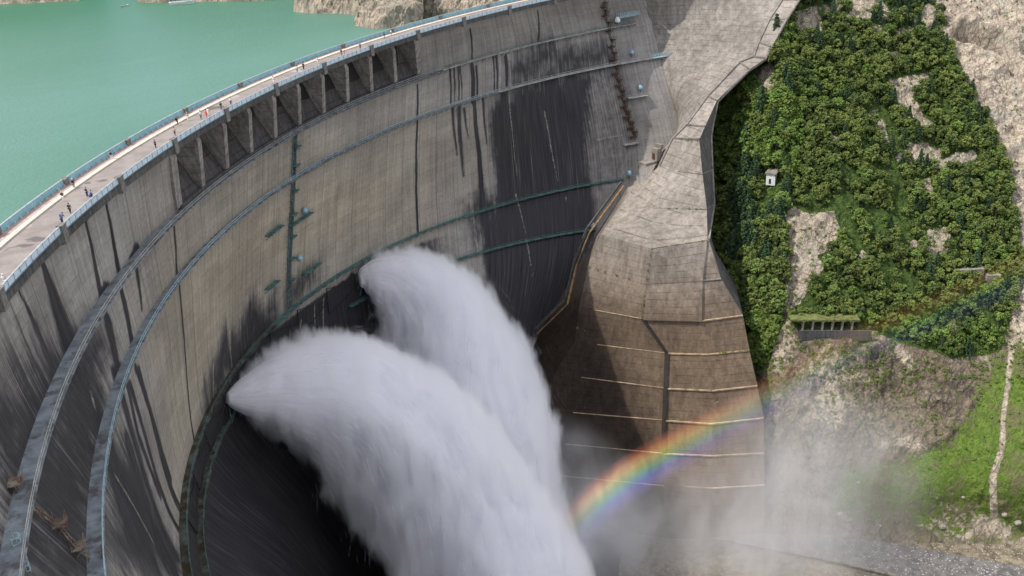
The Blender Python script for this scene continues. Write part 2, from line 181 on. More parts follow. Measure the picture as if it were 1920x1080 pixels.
# ------------------------------------------------------------------ material helpers
class NT:
    def __init__(s, name):
        s.m = bpy.data.materials.new(name); s.m.use_nodes = True; s.t = s.m.node_tree; s.t.nodes.clear()
        s.out = s.t.nodes.new('ShaderNodeOutputMaterial')
    def n(s, typ, ins=None, **kw):
        x = s.t.nodes.new(typ)
        for k, v in kw.items(): setattr(x, k, v)
        for k, v in (ins or {}).items(): s.set(x.inputs[k], v)
        return x
    def set(s, sock, v):
        if isinstance(v, bpy.types.NodeSocket): s.t.links.new(v, sock)
        elif isinstance(v, bpy.types.Node): s.t.links.new(v.outputs[0], sock)
        else:
            if hasattr(sock.default_value, '__len__') and hasattr(v, '__len__') and len(v) == 3 and len(sock.default_value) == 4: v = (*v, 1)
            sock.default_value = v
    def math(s, op, a, b=None, c=None, clamp=False):
        x = s.n('ShaderNodeMath', operation=op, use_clamp=clamp); s.set(x.inputs[0], a)
        if b is not None: s.set(x.inputs[1], b)
        if c is not None: s.set(x.inputs[2], c)
        return x.outputs[0]
    def ramp(s, v, lo, hi, a=0.0, b=1.0, smooth=True):
        x = s.n('ShaderNodeMapRange', interpolation_type='SMOOTHSTEP' if smooth else 'LINEAR'); s.set(x.inputs[0], v)
        for i, q in enumerate((lo, hi, a, b)): x.inputs[i + 1].default_value = q
        return x.outputs[0]
    def mix(s, f, a, b, mode='MIX'):
        x = s.n('ShaderNodeMix', data_type='RGBA', blend_type=mode); s.set(x.inputs[0], f); s.set(x.inputs[6], a); s.set(x.inputs[7], b); return x.outputs[2]
    def noise(s, vec, scale=1, detail=3, rough=.55, dist=0):
        x = s.n('ShaderNodeTexNoise'); s.set(x.inputs['Vector'], vec); x.inputs['Scale'].default_value = scale; x.inputs['Detail'].default_value = detail; x.inputs['Roughness'].default_value = rough; x.inputs['Distortion'].default_value = dist
        return x.outputs[0]
    def scalev(s, vec, sc, loc=(0, 0, 0)):
        x = s.n('ShaderNodeMapping'); s.set(x.inputs[0], vec); x.inputs['Scale'].default_value = sc; x.inputs['Location'].default_value = loc; return x.outputs[0]
    def bsdf(s, colr, rough=.9, bump=None, bstr=.3, bdist=.3, spec=.2, **kw):
        b = s.n('ShaderNodeBsdfPrincipled'); s.set(b.inputs['Base Color'], colr); s.set(b.inputs['Roughness'], rough); b.inputs['Specular IOR Level'].default_value = spec
        if bump is not None:
            q = s.n('ShaderNodeBump'); q.inputs['Strength'].default_value = bstr; q.inputs['Distance'].default_value = bdist; s.set(q.inputs['Height'], bump); s.t.links.new(q.outputs[0], b.inputs['Normal'])
        for k, v in kw.items(): s.set(b.inputs[k.replace('_', ' ')], v)
        s.t.links.new(b.outputs[0], s.out.inputs[0]); return b
def obj_co(s): return s.n('ShaderNodeTexCoord').outputs['Object']
def simple(name, c, rough=.7, metal=0, var=.25, scale=1.5, rust=None, rustamt=.5):
    s = NT(name); co = obj_co(s); n = s.noise(co, scale, 4, .6)
    cc = s.mix(s.ramp(n, .3, .7, 1 - var, 1 + var * .3, False), (0, 0, 0, 1), (*c, 1)) if False else s.mix(s.ramp(n, .3, .7), tuple(x * (1 - var) for x in c) + (1,), tuple(min(1, x * (1 + var)) for x in c) + (1,))
    if rust:
        r = s.noise(co, scale * .8, 5, .65); cc = s.mix(s.ramp(r, 1 - rustamt - .08, 1 - rustamt + .08), cc, (*rust, 1))
    s.bsdf(cc, rough, n, .3, .05, Metallic=metal); return s.m

# concrete of the arch face. UV = (metres along the crest, height); colour attribute: R dirt and painted dam shade, G warm, B pale
def mat_face():
    s = NT('weathered_shaded_dam_concrete'); uv = s.n('ShaderNodeUVMap', uv_map='UVMap').outputs[0]
    sep = s.n('ShaderNodeSeparateXYZ', {0: uv}); U, V = sep.outputs[0], sep.outputs[1]
    at = s.n('ShaderNodeAttribute', attribute_name='wear_shade'); sp = s.n('ShaderNodeSeparateColor', {0: at.outputs['Color']}); D, W, Pl = sp.outputs[0], sp.outputs[1], sp.outputs[2]
    streak = s.noise(s.scalev(uv, (.9, .035, 1)), 1, 5, .65)
    streak2 = s.noise(s.scalev(uv, (3.2, .06, 1), (31, 7, 0)), 1, 4, .6)
    blot = s.noise(s.scalev(uv, (.05, .06, 1), (3, 9, 0)), 1, 5, .6)
    fine = s.noise(s.scalev(uv, (1.2, 1.2, 1)), 1, 5, .7)
    base = s.mix(W, (.315, .295, .272, 1), (.385, .335, .258, 1))
    base = s.mix(s.ramp(blot, .35, .7), base, s.mix(1.0, base, (.72, .71, .72, 1), 'MULTIPLY'))
    v = s.math('MULTIPLY', s.ramp(streak, .3, .72, 1.08, .80), s.ramp(streak2, .3, .7, 1.04, .92)); v = s.math('MULTIPLY', v, s.ramp(fine, .25, .75, .86, 1.14))
    # blocks between joints differ a little; lifts and joints
    cell = s.math('FLOOR', s.math('DIVIDE', U, 7.5)); lift = s.math('FLOOR', s.math('DIVIDE', V, 2.0))
    cv = s.n('ShaderNodeCombineXYZ', {0: cell, 1: lift}); wn = s.n('ShaderNodeTexWhiteNoise', {0: cv.outputs[0]}, noise_dimensions='2D')
    v = s.math('MULTIPLY', v, s.ramp(wn.outputs[0], 0, 1, .93, 1.07, False))
    wob = s.noise(s.scalev(uv, (.08, .4, 1)), 1, 2, .5)
    lz = s.math('ABSOLUTE', s.math('SUBTRACT', s.math('FRACT', s.math('ADD', s.math('DIVIDE', V, 2.0), s.math('MULTIPLY', wob, .06))), .5))
    liftl = s.math('MULTIPLY', s.ramp(lz, .455, .49), s.ramp(s.noise(s.scalev(uv, (.12, .5, 1), (5, 0, 0)), 1, 3, .6), .42, .6))
    jz = s.math('ABSOLUTE', s.math('SUBTRACT', s.math('FRACT', s.math('DIVIDE', U, 7.5)), .5)); joint = s.ramp(jz, .482, .492)
    pz = s.math('ABSOLUTE', s.math('SUBTRACT', s.math('FRACT', s.math('DIVIDE', U, 1.25)), .5)); form = s.math('MULTIPLY', s.ramp(pz, .46, .49), .12)
    v = s.math('MULTIPLY', v, s.math('SUBTRACT', 1, s.math('MULTIPLY', liftl, .32))); v = s.math('MULTIPLY', v, s.math('SUBTRACT', 1, s.math('MULTIPLY', joint, .38))); v = s.math('MULTIPLY', v, s.math('SUBTRACT', 1, form))
    cc = s.mix(1.0, base, s.n('ShaderNodeCombineColor', {0: v, 1: v, 2: v}).outputs[0], 'MULTIPLY')
    # pale lime drips
    lime = s.math('MULTIPLY', s.ramp(s.noise(s.scalev(uv, (1.6, .03, 1), (77, 3, 0)), 1, 4, .6), .6, .72), s.ramp(s.noise(s.scalev(uv, (.3, .12, 1), (7, 13, 0)), 1, 2, .5), .5, .7))
    cc = s.mix(s.math('MULTIPLY', lime, .5), cc, (.33, .31, .28, 1))
    # dirt and painted shade broken up by streaks
    st = s.noise(s.scalev(uv, (1.5, .045, 1), (9, 1, 0)), 1, 5, .7); bl = s.noise(s.scalev(uv, (.5, .35, 1), (1, 4, 0)), 1, 4, .6)
    e = s.math('ADD', s.math('MULTIPLY', D, 1.5), s.math('ADD', s.math('MULTIPLY', s.math('SUBTRACT', st, .5), s.ramp(D, .02, .5, .3, 1.9)), s.math('MULTIPLY', s.math('SUBTRACT', bl, .5), .8)))
    df = s.ramp(e, .1, 1.05)
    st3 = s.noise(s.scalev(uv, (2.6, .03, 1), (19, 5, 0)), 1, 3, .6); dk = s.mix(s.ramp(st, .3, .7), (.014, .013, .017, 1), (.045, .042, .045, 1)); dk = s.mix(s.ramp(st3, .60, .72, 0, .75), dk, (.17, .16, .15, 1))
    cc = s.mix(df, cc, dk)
    cc = s.mix(s.ramp(s.math('ADD', Pl, s.math('MULTIPLY', s.math('SUBTRACT', fine, .5), .9)), .45, 1.15), cc, (.36, .33, .28, 1))
    h = s.math('SUBTRACT', s.math('MULTIPLY', fine, .25), s.math('MULTIPLY', s.math('ADD', liftl, joint), .8))
    rough = s.ramp(df, 0, 1, .92, .62)
    s.bsdf(cc, rough, h, .5, .12, .25); return s.m
def mat_concrete(name, c=(.34, .30, .25), dark=.35, lifts=2.0, sx=.5, brown=None):
    s = NT(name); co = obj_co(s); sep = s.n('ShaderNodeSeparateXYZ', {0: co}); Z = sep.outputs[2]
    st = s.noise(s.scalev(co, (sx, sx, .05)), 1, 6, .65); bl = s.noise(s.scalev(co, (.05, .05, .07)), 1, 6, .65); fi = s.noise(co, 1.3, 6, .7)
    v = s.math('MULTIPLY', s.ramp(st, .3, .7, 1.15, 1 - dark), s.ramp(bl, .35, .68, 1.08, .76)); v = s.math('MULTIPLY', v, s.ramp(fi, .3, .7, .82, 1.16))
    lz = s.math('ABSOLUTE', s.math('SUBTRACT', s.math('FRACT', s.math('ADD', s.math('DIVIDE', Z, lifts), s.math('MULTIPLY', bl, .12))), .5)); ll = s.math('MULTIPLY', s.ramp(lz, .44, .49), s.ramp(s.noise(s.scalev(co, (.2, .2, .5)), 1, 3, .6), .35, .6))
    v = s.math('MULTIPLY', v, s.math('SUBTRACT', 1, s.math('MULTIPLY', ll, .5)))
    cc = s.mix(1.0, (*c, 1), s.n('ShaderNodeCombineColor', {0: v, 1: v, 2: v}).outputs[0], 'MULTIPLY')
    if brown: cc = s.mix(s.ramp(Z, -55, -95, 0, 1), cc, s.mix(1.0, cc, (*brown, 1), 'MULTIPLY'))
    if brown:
        shade_m = s.math('MULTIPLY', s.ramp(sep.outputs[0], 68, 84), s.ramp(Z, -70, -86)); cc = s.mix(s.math('MULTIPLY', shade_m, .95), cc, s.mix(1.0, cc, (.22, .21, .22, 1), 'MULTIPLY'))  # lower left wall darkened: damp stain plus the dam's shadow painted in
    sp = s.noise(s.scalev(co, (1.5, 1.5, .12), (5, 5, 5)), 1, 5, .7)
    cc = s.mix(s.ramp(sp, .64, .8, 0, .75), cc, (.03, .028, .03, 1))
    wt = s.noise(s.scalev(co, (.35, .35, .5), (25, 5, 5)), 1, 6, .8)
    cc = s.mix(s.ramp(wt, .64, .72, 0, .5), cc, (.5, .47, .42, 1))
    s.bsdf(cc, .92, s.math('SUBTRACT', fi, ll), .45, .15); return s.m
M = {}
M['face'] = mat_face()
M['abut'] = mat_concrete('abutment_concrete_shaded_left', (.305, .272, .238), .32, 2.0, .5, (.50, .405, .32))
M['wing'] = mat_concrete('pale_wing_concrete', (.265, .24, .212), .32, 1.6)
M['pier'] = mat_concrete('spillway_concrete', (.33, .30, .28), .45, 2.0, .9)
M['chute'] = mat_concrete('black_wet_chute', (.085, .078, .078), .4, 3.0, 1.2)
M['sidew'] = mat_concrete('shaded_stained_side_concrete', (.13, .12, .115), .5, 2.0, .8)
M['moss'] = simple('mossy_roof', (.13, .14, .05), .95, 0, .4, .8)
M['berm'] = simple('tan_ledge', (.34, .255, .165), .9, 0, .35, .6)
M['groove'] = simple('dark_groove', (.035, .03, .028), .9)
M['edge'] = mat_concrete('deck_edge_concrete', (.10, .10, .098), .45, 2.0, 1.5)
M['curb'] = simple('cream_curb', (.62, .56, .46), .8, 0, .12, .8)
M['walk'] = simple('pink_walk', (.42, .31, .28), .85, 0, .2, 1.2)
M['pil'] = simple('pilaster_stone', (.17, .16, .15), .85, 0, .3, 2)
M['panelU'] = simple('blue_rail_panel', (.22, .44, .50), .5, 0, .12, .7)
M['panelD'] = simple('white_rail_panel', (.50, .60, .66), .5, 0, .15, 1.5)
M['rail'] = simple('blue_steel', (.13, .24, .34), .5, .2, .2)
M['railcap'] = simple('pale_handrail', (.45, .50, .53), .45, .3, .2)
M['teal'] = simple('teal_steel', (.09, .17, .16), .7, .1, .4, .8, (.05, .05, .045), .4)
M['walkway'] = simple('grey_walkway_plate', (.20, .225, .245), .7, .1, .3, .5, (.10, .095, .10), .42)
M['walkway2'] = simple('mossy_walkway_plate', (.085, .10, .085), .8, .1, .5, .35, (.05, .035, .02), .5)
M['walkwayL'] = simple('pale_walkway_rail', (.42, .42, .40), .7, .1, .3, .5)
M['rust'] = simple('rusty_steel', (.10, .055, .035), .9, .2, .5, 1.0)
M['scaf'] = simple('weathered_scaffold', (.20, .16, .13), .85, .1, .4, 1.0, (.13, .06, .04), .45)
M['dark'] = simple('dark_steel', (.03, .03, .03), .7, .2)
M['palesteel'] = simple('pale_blue_steel', (.40, .55, .60), .5, .2)
M['lampblue'] = simple('blue_lamp_housing', (.25, .42, .52), .4, .2)
M['white'] = simple('white_paint', (.75, .75, .73), .5, 0, .08)
M['pipe'] = simple('ochre_rusty_gutter', (.20, .125, .06), .85, 0, .4, .6)
def mat_road():
    s = NT('worn_crest_paving'); co = obj_co(s); n = s.noise(co, .25, 5, .65); f = s.noise(co, 3, 4, .7); p = s.noise(s.scalev(co, (.09, .09, .09), (4, 1, 0)), 1, 2, .4)
    cc = s.mix(s.ramp(n, .35, .65), (.235, .20, .185, 1), (.31, .27, .25, 1)); cc = s.mix(s.ramp(p, .62, .64, 0, .55), cc, (.46, .42, .38, 1))
    w = s.noise(s.scalev(co, (.12, .12, .1), (14, 3, 0)), 1, 3, .5); cc = s.mix(s.ramp(w, .66, .69, 0, .8), cc, (.10, .085, .085, 1))
    cc = s.mix(s.ramp(f, .3, .7, .0, .25), cc, (.12, .11, .10, 1)); s.bsdf(cc, .85, f, .3, .03); return s.m
M['road'] = mat_road()
def mat_lake():
    s = NT('jade_lake_water'); co = obj_co(s); big = s.noise(s.scalev(co, (.004, .009, 1)), 1, 4, .6)
    r1 = s.noise(s.scalev(co, (.35, .8, 1)), 1, 3, .6); r2 = s.noise(s.scalev(co, (.05, .12, 1)), 1, 3, .6)
    sep = s.n('ShaderNodeSeparateXYZ', {0: co}); far = s.ramp(sep.outputs[1], -330, -560)
    cc = s.mix(s.ramp(big, .35, .7), (.100, .215, .170, 1), (.080, .190, .140, 1)); cc = s.mix(far, cc, (.042, .155, .090, 1))
    # boat wakes: faint dark lines across the water
    wk = 0
    q = s.math('ADD', s.math('MULTIPLY', sep.outputs[0], .55), s.math('MULTIPLY', sep.outputs[1], .83)); q = s.math('ADD', q, s.math('MULTIPLY', r2, 4))
    for c0, wd in ((-160, 1.3), (-170, 1.0), (-205, 1.6)):
        l = s.ramp(s.math('ABSOLUTE', s.math('SUBTRACT', q, c0)), 0, wd, 1, 0); wk = s.math('ADD', wk, l)
    cc = s.mix(s.math('MULTIPLY', wk, .16), cc, (.05, .17, .12, 1)); cc = s.mix(s.ramp(r1, .35, .7, 0, .12), cc, (.06, .19, .14, 1))
    s.bsdf(cc, .42, s.math('ADD', s.math('ADD', r1, s.noise(s.scalev(co, (1.1, 2.2, 1)), 1, 2, .6)), s.math('MULTIPLY', r2, 1.5)), .6, .35, .3); return s.m
M['lake'] = mat_lake()
def mat_hill():
    """attribute 'cover': R = greenery, G = pale rock, B = bright grass"""
    s = NT('rocky_hillside'); co = obj_co(s); at = s.n('ShaderNodeAttribute', attribute_name='cover'); sp = s.n('ShaderNodeSeparateColor', {0: at.outputs['Color']})
    n1 = s.noise(co, .12, 7, .65); n2 = s.noise(co, .6, 6, .7); n3 = s.noise(co, 2.2, 5, .7); n4a = s.noise(s.scalev(co, (.30, .38, .26), (9, 2, 1)), 1, 8, .72, 1.2); vo = s.n('ShaderNodeTexVoronoi', {'Vector': s.scalev(co, (.22, .34, .15)), 'Scale': 1.0}, feature='DISTANCE_TO_EDGE'); vo2 = s.n('ShaderNodeTexVoronoi', {'Vector': s.scalev(co, (.8, 1.1, .6)), 'Scale': 1.0}, feature='DISTANCE_TO_EDGE'); n4 = s.math('SUBTRACT', n4a, s.math('ADD', s.ramp(vo.outputs[0], 0, .09, .14, 0), s.ramp(vo2.outputs[0], 0, .12, .09, 0)))
    rock = s.mix(s.ramp(n4, .36, .62), (.075, .060, .048, 1), (.235, .190, .145, 1)); rock = s.mix(s.ramp(n1, .4, .65, 0, .7), rock, (.20, .15, .10, 1))
    pale = s.mix(s.ramp(n4, .34, .58), (.30, .245, .20, 1), (.58, .495, .38, 1)); pale = s.mix(s.ramp(n1, .5, .7, 0, .7), pale, (.42, .41, .34, 1)); pale = s.mix(s.ramp(n2, .6, .72, 0, .6), pale, (.40, .24, .13, 1))
    green = s.mix(s.ramp(n2, .35, .65), (.028, .055, .014, 1), (.085, .13, .03, 1))
    grass = s.mix(s.ramp(n2, .35, .65), (.085, .15, .022, 1), (.17, .245, .045, 1)); grass = s.mix(s.ramp(n3, .45, .65, 0, .6), grass, (.05, .085, .02, 1)); grass = s.mix(s.ramp(n1, .45, .62, 0, .75), grass, (.17, .14, .085, 1))
    cc = s.mix(sp.outputs[1], rock, pale)
    g = s.ramp(s.math('ADD', sp.outputs[0], s.math('MULTIPLY', s.math('SUBTRACT', n2, .5), 1.6)), .4, .6); cc = s.mix(g, cc, green)
    g = s.ramp(s.math('ADD', sp.outputs[2], s.math('MULTIPLY', s.math('SUBTRACT', n2, .5), 2.2)), .36, .64); cc = s.mix(g, cc, grass)
    s.bsdf(cc, .95, s.math('ADD', s.math('MULTIPLY', n4, 1.5), s.math('MULTIPLY', n3, .4)), .9, .9); return s.m
M['hill'] = mat_hill()
def mat_gravel(name, a, b, sp=(.42, .41, .39)):
    s = NT(name); co = obj_co(s); n = s.noise(co, .5, 6, .7); v = s.n('ShaderNodeTexVoronoi', {'Vector': co, 'Scale': 3.2}); w = s.n('ShaderNodeTexWhiteNoise', {0: v.outputs['Position']}, noise_dimensions='3D')
    cc = s.mix(s.ramp(n, .35, .65), (*a, 1), (*b, 1)); cc = s.mix(s.ramp(w.outputs[0], .94, .96), cc, (*sp, 1)); s.bsdf(cc, .95, s.math('ADD', n, v.outputs[0]), .5, .3); return s.m
M['gravel'] = mat_gravel('grey_gravel_track', (.10, .095, .095), (.19, .18, .175))
M['rubble'] = mat_gravel('brown_rubble', (.10, .085, .06), (.27, .23, .17), (.45, .4, .33))
def mat_leaf(name, a, b, c):
    s = NT(name); at = s.n('ShaderNodeAttribute', attribute_name='tint'); oi = s.n('ShaderNodeObjectInfo')
    f = s.n('ShaderNodeSeparateColor', {0: at.outputs['Color']})
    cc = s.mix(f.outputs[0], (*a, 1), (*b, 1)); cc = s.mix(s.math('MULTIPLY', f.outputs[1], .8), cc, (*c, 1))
    hv = s.n('ShaderNodeHueSaturation', {'Hue': s.ramp(oi.outputs['Random'], 0, 1, .485, .515, False), 'Value': s.ramp(oi.outputs['Random'], 0, 1, .75, 1.3, False), 'Color': cc})
    b = s.n('ShaderNodeBsdfPrincipled', {'Base Color': hv.outputs[0], 'Roughness': .65}); b.inputs['Specular IOR Level'].default_value = .25
    tr = s.n('ShaderNodeBsdfTranslucent', {0: hv.outputs[0]}); mx = s.n('ShaderNodeMixShader', {0: .25, 1: b.outputs[0], 2: tr.outputs[0]}); s.t.links.new(mx.outputs[0], s.out.inputs[0]); return s.m
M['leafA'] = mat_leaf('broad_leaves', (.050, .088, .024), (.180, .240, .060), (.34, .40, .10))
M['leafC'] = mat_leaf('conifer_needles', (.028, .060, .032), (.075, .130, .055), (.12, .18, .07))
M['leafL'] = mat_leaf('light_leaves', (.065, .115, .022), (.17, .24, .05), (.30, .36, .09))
M['bark'] = simple('bark', (.09, .07, .05), .95, 0, .3, 3)

# ------------------------------------------------------------------ camera, world, sun
cd = bpy.data.cameras.new('camera'); cam = bpy.data.objects.new('camera', cd); col.objects.link(cam)
r_, u_, f_ = (np.array(CAM[k]) for k in ('r', 'u', 'fw'))
Mx = Matrix.Identity(4)
for i in range(3): Mx[i][0] = r_[i]; Mx[i][1] = u_[i]; Mx[i][2] = -f_[i]; Mx[i][3] = CAM['loc'][i]
cam.matrix_world = Mx; cd.lens = CAM['lens']; cd.sensor_width = 36; cd.clip_start = 1; cd.clip_end = 5000
scene.camera = cam
SUN_AZ, SUN_EL = R_(-20), R_(55)      # direction towards the sun
sd = Vector((math.cos(SUN_EL) * math.cos(SUN_AZ), math.cos(SUN_EL) * math.sin(SUN_AZ), math.sin(SUN_EL)))
sl = bpy.data.lights.new('sun', 'SUN'); sl.energy = 4.3; sl.angle = R_(.53); sl.color = (1, .95, .88)
so = bpy.data.objects.new('sun', sl); col.objects.link(so); so.rotation_euler = sd.to_track_quat('Z', 'Y').to_euler()
w = bpy.data.worlds.new('World'); scene.world = w; w.use_nodes = True; nt = w.node_tree; nt.nodes.clear()
sky = nt.nodes.new('ShaderNodeTexSky'); sky.sky_type = 'NISHITA'; sky.sun_disc = False; sky.sun_elevation = SUN_EL; sky.sun_rotation = math.pi / 2 - SUN_AZ; sky.altitude = 1400
sky.dust_density = 2.5
tcw = nt.nodes.new('ShaderNodeTexCoord'); mpw = nt.nodes.new('ShaderNodeMapping'); mpw.inputs['Scale'].default_value = (1.3, 1.3, 2.6); nzw = nt.nodes.new('ShaderNodeTexNoise'); nzw.inputs['Scale'].default_value = 1.6; nzw.inputs['Detail'].default_value = 5
rmw = nt.nodes.new('ShaderNodeMapRange'); rmw.interpolation_type = 'SMOOTHSTEP'; rmw.inputs[1].default_value = .40; rmw.inputs[2].default_value = .60; mxw = nt.nodes.new('ShaderNodeMix'); mxw.data_type = 'RGBA'; mxw.inputs[7].default_value = CLOUD_FILL  # unseen bright clouds, added to the sky to lift the fill light
nt.links.new(tcw.outputs['Generated'], mpw.inputs[0]); nt.links.new(mpw.outputs[0], nzw.inputs['Vector']); nt.links.new(nzw.outputs[0], rmw.inputs[0]); nt.links.new(rmw.outputs[0], mxw.inputs[0]); nt.links.new(sky.outputs[0], mxw.inputs[6])
bg = nt.nodes.new('ShaderNodeBackground'); bg.inputs[1].default_value = .15; wo = nt.nodes.new('ShaderNodeOutputWorld')
nt.links.new(mxw.outputs[2], bg.inputs[0]); nt.links.new(bg.outputs[0], wo.inputs[0])
scene.view_settings.view_transform = 'Standard'; scene.view_settings.look = 'None'; scene.view_settings.exposure = 0
cy = scene.cycles; cy.max_bounces = 14; cy.diffuse_bounces = 3; cy.glossy_bounces = 2; cy.transparent_max_bounces = 24; cy.volume_bounces = 12; cy.volume_step_rate = 2.0; cy.volume_max_steps = 256
cy.use_denoising = True

# ================================================================== DAM
dam = empty('arch_dam', (0, 0, 0)); tag(dam, 'huge curved concrete arch dam with road along its crest, stained grey downstream face', 'dam')
def deg(a): return np.radians(a)
def segdist(S, Z, pts):
    best = None; tt = None; n = len(pts) - 1
    for i in range(n):
        a = np.array(pts[i]); b = np.array(pts[i + 1]); d = b - a; L2 = d @ d + 1e-9
        t = np.clip(((S - a[0]) * d[0] + (Z - a[1]) * d[1]) / L2, 0, 1); q = np.hypot(S - a[0] - t * d[0], Z - a[1] - t * d[1]); g = (i + t) / n
        if best is None: best, tt = q, g
        else: m = q < best; best = np.where(m, q, best); tt = np.where(m, g, tt)
    return best, tt
def inpoly(S, Z, pts):
    ins = np.zeros(S.shape, bool); n = len(pts)
    for i in range(n):
        x0, y0 = pts[i]; x1, y1 = pts[(i + 1) % n]
        if y0 == y1: continue
        c = ((y0 > Z) != (y1 > Z)) & (S < (x1 - x0) * (Z - y0) / (y1 - y0) + x0); ins ^= c
    return ins
def wear_shade(phi, z):
    S = np.radians(phi) * RD if False else phi * RD; Z = z; sc = RD * math.pi / 180
    # ring arcs shorten with depth; work in local metres approx with crest metres horizontally
    ch = {'d': np.zeros(S.shape), 'w': np.zeros(S.shape), 'p': np.zeros(S.shape)}
    Q_ = np.stack([S * .09, Z * .03, S * 0], -1); S0, Z0 = S, Z; S = S + 5 * fbm(Q_, 4, 201) + 1.5 * fbm(np.stack([S0 * .6, Z0 * .04, S0 * 0], -1), 3, 203); Z = Z + 6 * fbm(np.stack([S0 * .25, Z0 * .02, S0 * 0], -1), 4, 202)
    for c, soft, st, pts in REGIONS:
        soft = soft * 1.7 if soft > 2 else soft
        pp = [(a * sc, b) for a, b in pts]; x0 = min(q[0] for q in pp) - soft; x1 = max(q[0] for q in pp) + soft; y0 = min(q[1] for q in pp) - soft; y1 = max(q[1] for q in pp) + soft
        m = (S > x0) & (S < x1) & (Z > y0) & (Z < y1)
        if not m.any(): continue
        s_, z_ = S[m], Z[m]; dd, _ = segdist(s_, z_, pp + [pp[0]]); ins = inpoly(s_, z_, pp); sg = np.where(ins, dd, -dd)
        v = np.clip(.5 + sg / (2 * soft), 0, 1); v = v * v * (3 - 2 * v) * st; a = ch[c][m]; ch[c][m] = 1 - (1 - a) * (1 - v)
    S, Z = S0 + .5 * fbm(np.stack([S0 * 0, Z0 * .15, S0 * 0], -1), 3, 205), Z0
    for c, w0, w1, st, pts in STROKES:
        pp = [(a * sc, b) for a, b in pts]; W = max(w0, w1) * 2 + .5; x0 = min(q[0] for q in pp) - W; x1 = max(q[0] for q in pp) + W; y0 = min(q[1] for q in pp) - W; y1 = max(q[1] for q in pp) + W
        m = (S > x0) & (S < x1) & (Z > y0) & (Z < y1)
        if not m.any(): continue
        dd, t = segdist(S[m], Z[m], pp); hw = w0 + (w1 - w0) * t; v = np.clip(1.5 - dd / hw, 0, 1) * st; a = ch[c][m]
        ch[c][m] = 1 - (1 - a) * (1 - v); 
    deep = np.clip((-80 - Z) / 8, 0, 1) * np.clip((phi * 57.3 + 78) / 12, 0, 1) * .95; ch['d'] = 1 - (1 - ch['d']) * (1 - deep); dp2 = np.clip((-64.5 - Z) / 1.5, 0, 1) * np.clip((phi * 57.3 + 69) / 4, 0, 1) * .93; ch['d'] = 1 - (1 - ch['d']) * (1 - dp2)  # low parts of the face darkened, deep shade painted over the stains
    ch['w'] = ch['w'] * (1 - ch['d'] * .3)
    return np.stack([ch['d'], ch['w'], ch['p']], -1)
def face_patch(name, p0, p1, z0, z1, dp, dz, off=0.0, parent=dam):
    ph = np.linspace(deg(p0), deg(p1), max(2, int(abs(p1 - p0) / dp))); zz = np.linspace(z0, z1, max(2, int(abs(z1 - z0) / dz)))
    PH, ZZ = np.meshgrid(ph, zz, indexing='ij'); X = face(PH, ZZ, off); wr = wear_shade(PH.ravel(), ZZ.ravel())
    return mesh_obj(name, X.reshape(-1, 3), gridfaces(*PH.shape), M['face'], parent, True, np.stack([PH.ravel() * RD, ZZ.ravel()], -1), {'wear_shade': wr})
PIL0, DPIL = math.degrees(CAMPIL[0]), math.degrees(CAMPIL[1])       # first pilaster angle, spacing
pil = [PIL0 + DPIL * k for k in range(-2, 13)]
SP0, SP1 = PIL0 + DPIL * 2, PIL0 + DPIL * 7                           # spillway reach: ten bays
END = -88.6
LIP = -13.6
# five faces round the spillway opening, as one wall
allv = []; fs = []; uvs = []; wrs = []; b = 0
for (p0, p1, z0, z1, dp, dz) in [(END, SP1, -1.0, LIP, .09, .6), (SP0, -8, -1.0, LIP, .09, .6), (END, -8, LIP, -80, .085, .45), (END, -8, -80, -152, .25, 1.5)]:
    ph = np.linspace(deg(p0), deg(p1), int(abs(p1 - p0) / dp)); zz = np.linspace(z0, z1, int(abs(z1 - z0) / dz))
    PH, ZZ = np.meshgrid(ph, zz, indexing='ij'); X = face(PH, ZZ); allv.append(X.reshape(-1, 3)); fs.append(gridfaces(*PH.shape) + b); uvs.append(np.stack([PH.ravel() * RD, ZZ.ravel()], -1)); wrs.append(wear_shade(PH.ravel(), ZZ.ravel())); b += PH.size
mesh_obj('downstream_wall', np.concatenate(allv), np.concatenate(fs), M['face'], dam, True, np.concatenate(uvs), {'wear_shade': np.concatenate(wrs)})
# upstream wall
ub = MB(); ub.arc((0, 0), RD + 8.7, RD + 11.0, -16, -1.2, deg(END), deg(-4), 160); ub.arc((0, 0), RD + 20, RD + 22, -80, -15.9, deg(END), deg(-4), 160); ub.build('upstream_wall', M['edge'], dam)
# crest deck
A0, A1 = deg(END + .2), deg(-6); NA = 220
d = MB(); d.arc((0, 0), RD - .1, RD + 10.4, -1.15, -.02, A0, A1, NA); d.build('crest_deck', M['edge'], dam)
d = MB(); d.arc((0, 0), RD + .35, RD + 6.85, -.02, .01, A0, A1, NA); d.build('crest_road', M['road'], dam)
d = MB(); d.arc((0, 0), RD + 6.9, RD + 7.75, -.02, .26, A0, A1, NA); d.build('kerb', M['curb'], dam)
d = MB(); d.arc((0, 0), RD + 7.75, RD + 9.25, -.02, .16, A0, A1, NA); d.build('footway', M['walk'], dam)
def rad(r, a, z): return np.array([r * math.cos(a), r * math.sin(a), z])
def pilaster(r, a):
    X = (math.cos(a), math.sin(a), 0); Y = (-math.sin(a), math.cos(a), 0); q = MB(); q.box(rad(r, a, .15 - .4), .8, 1.5, 2.8, X, Y); q.box(rad(r, a, 1.2), .95, 1.7, .16, X, Y); return q.build('pilaster', M['pil'], dam)
for k, pa in enumerate(pil):
    if pa < END or pa > -8: continue
    a = deg(pa); pilaster(RD + .1, a)
    a2 = deg(pa - .33 * 0 + .0); pilaster(RD + 9.5, a2)
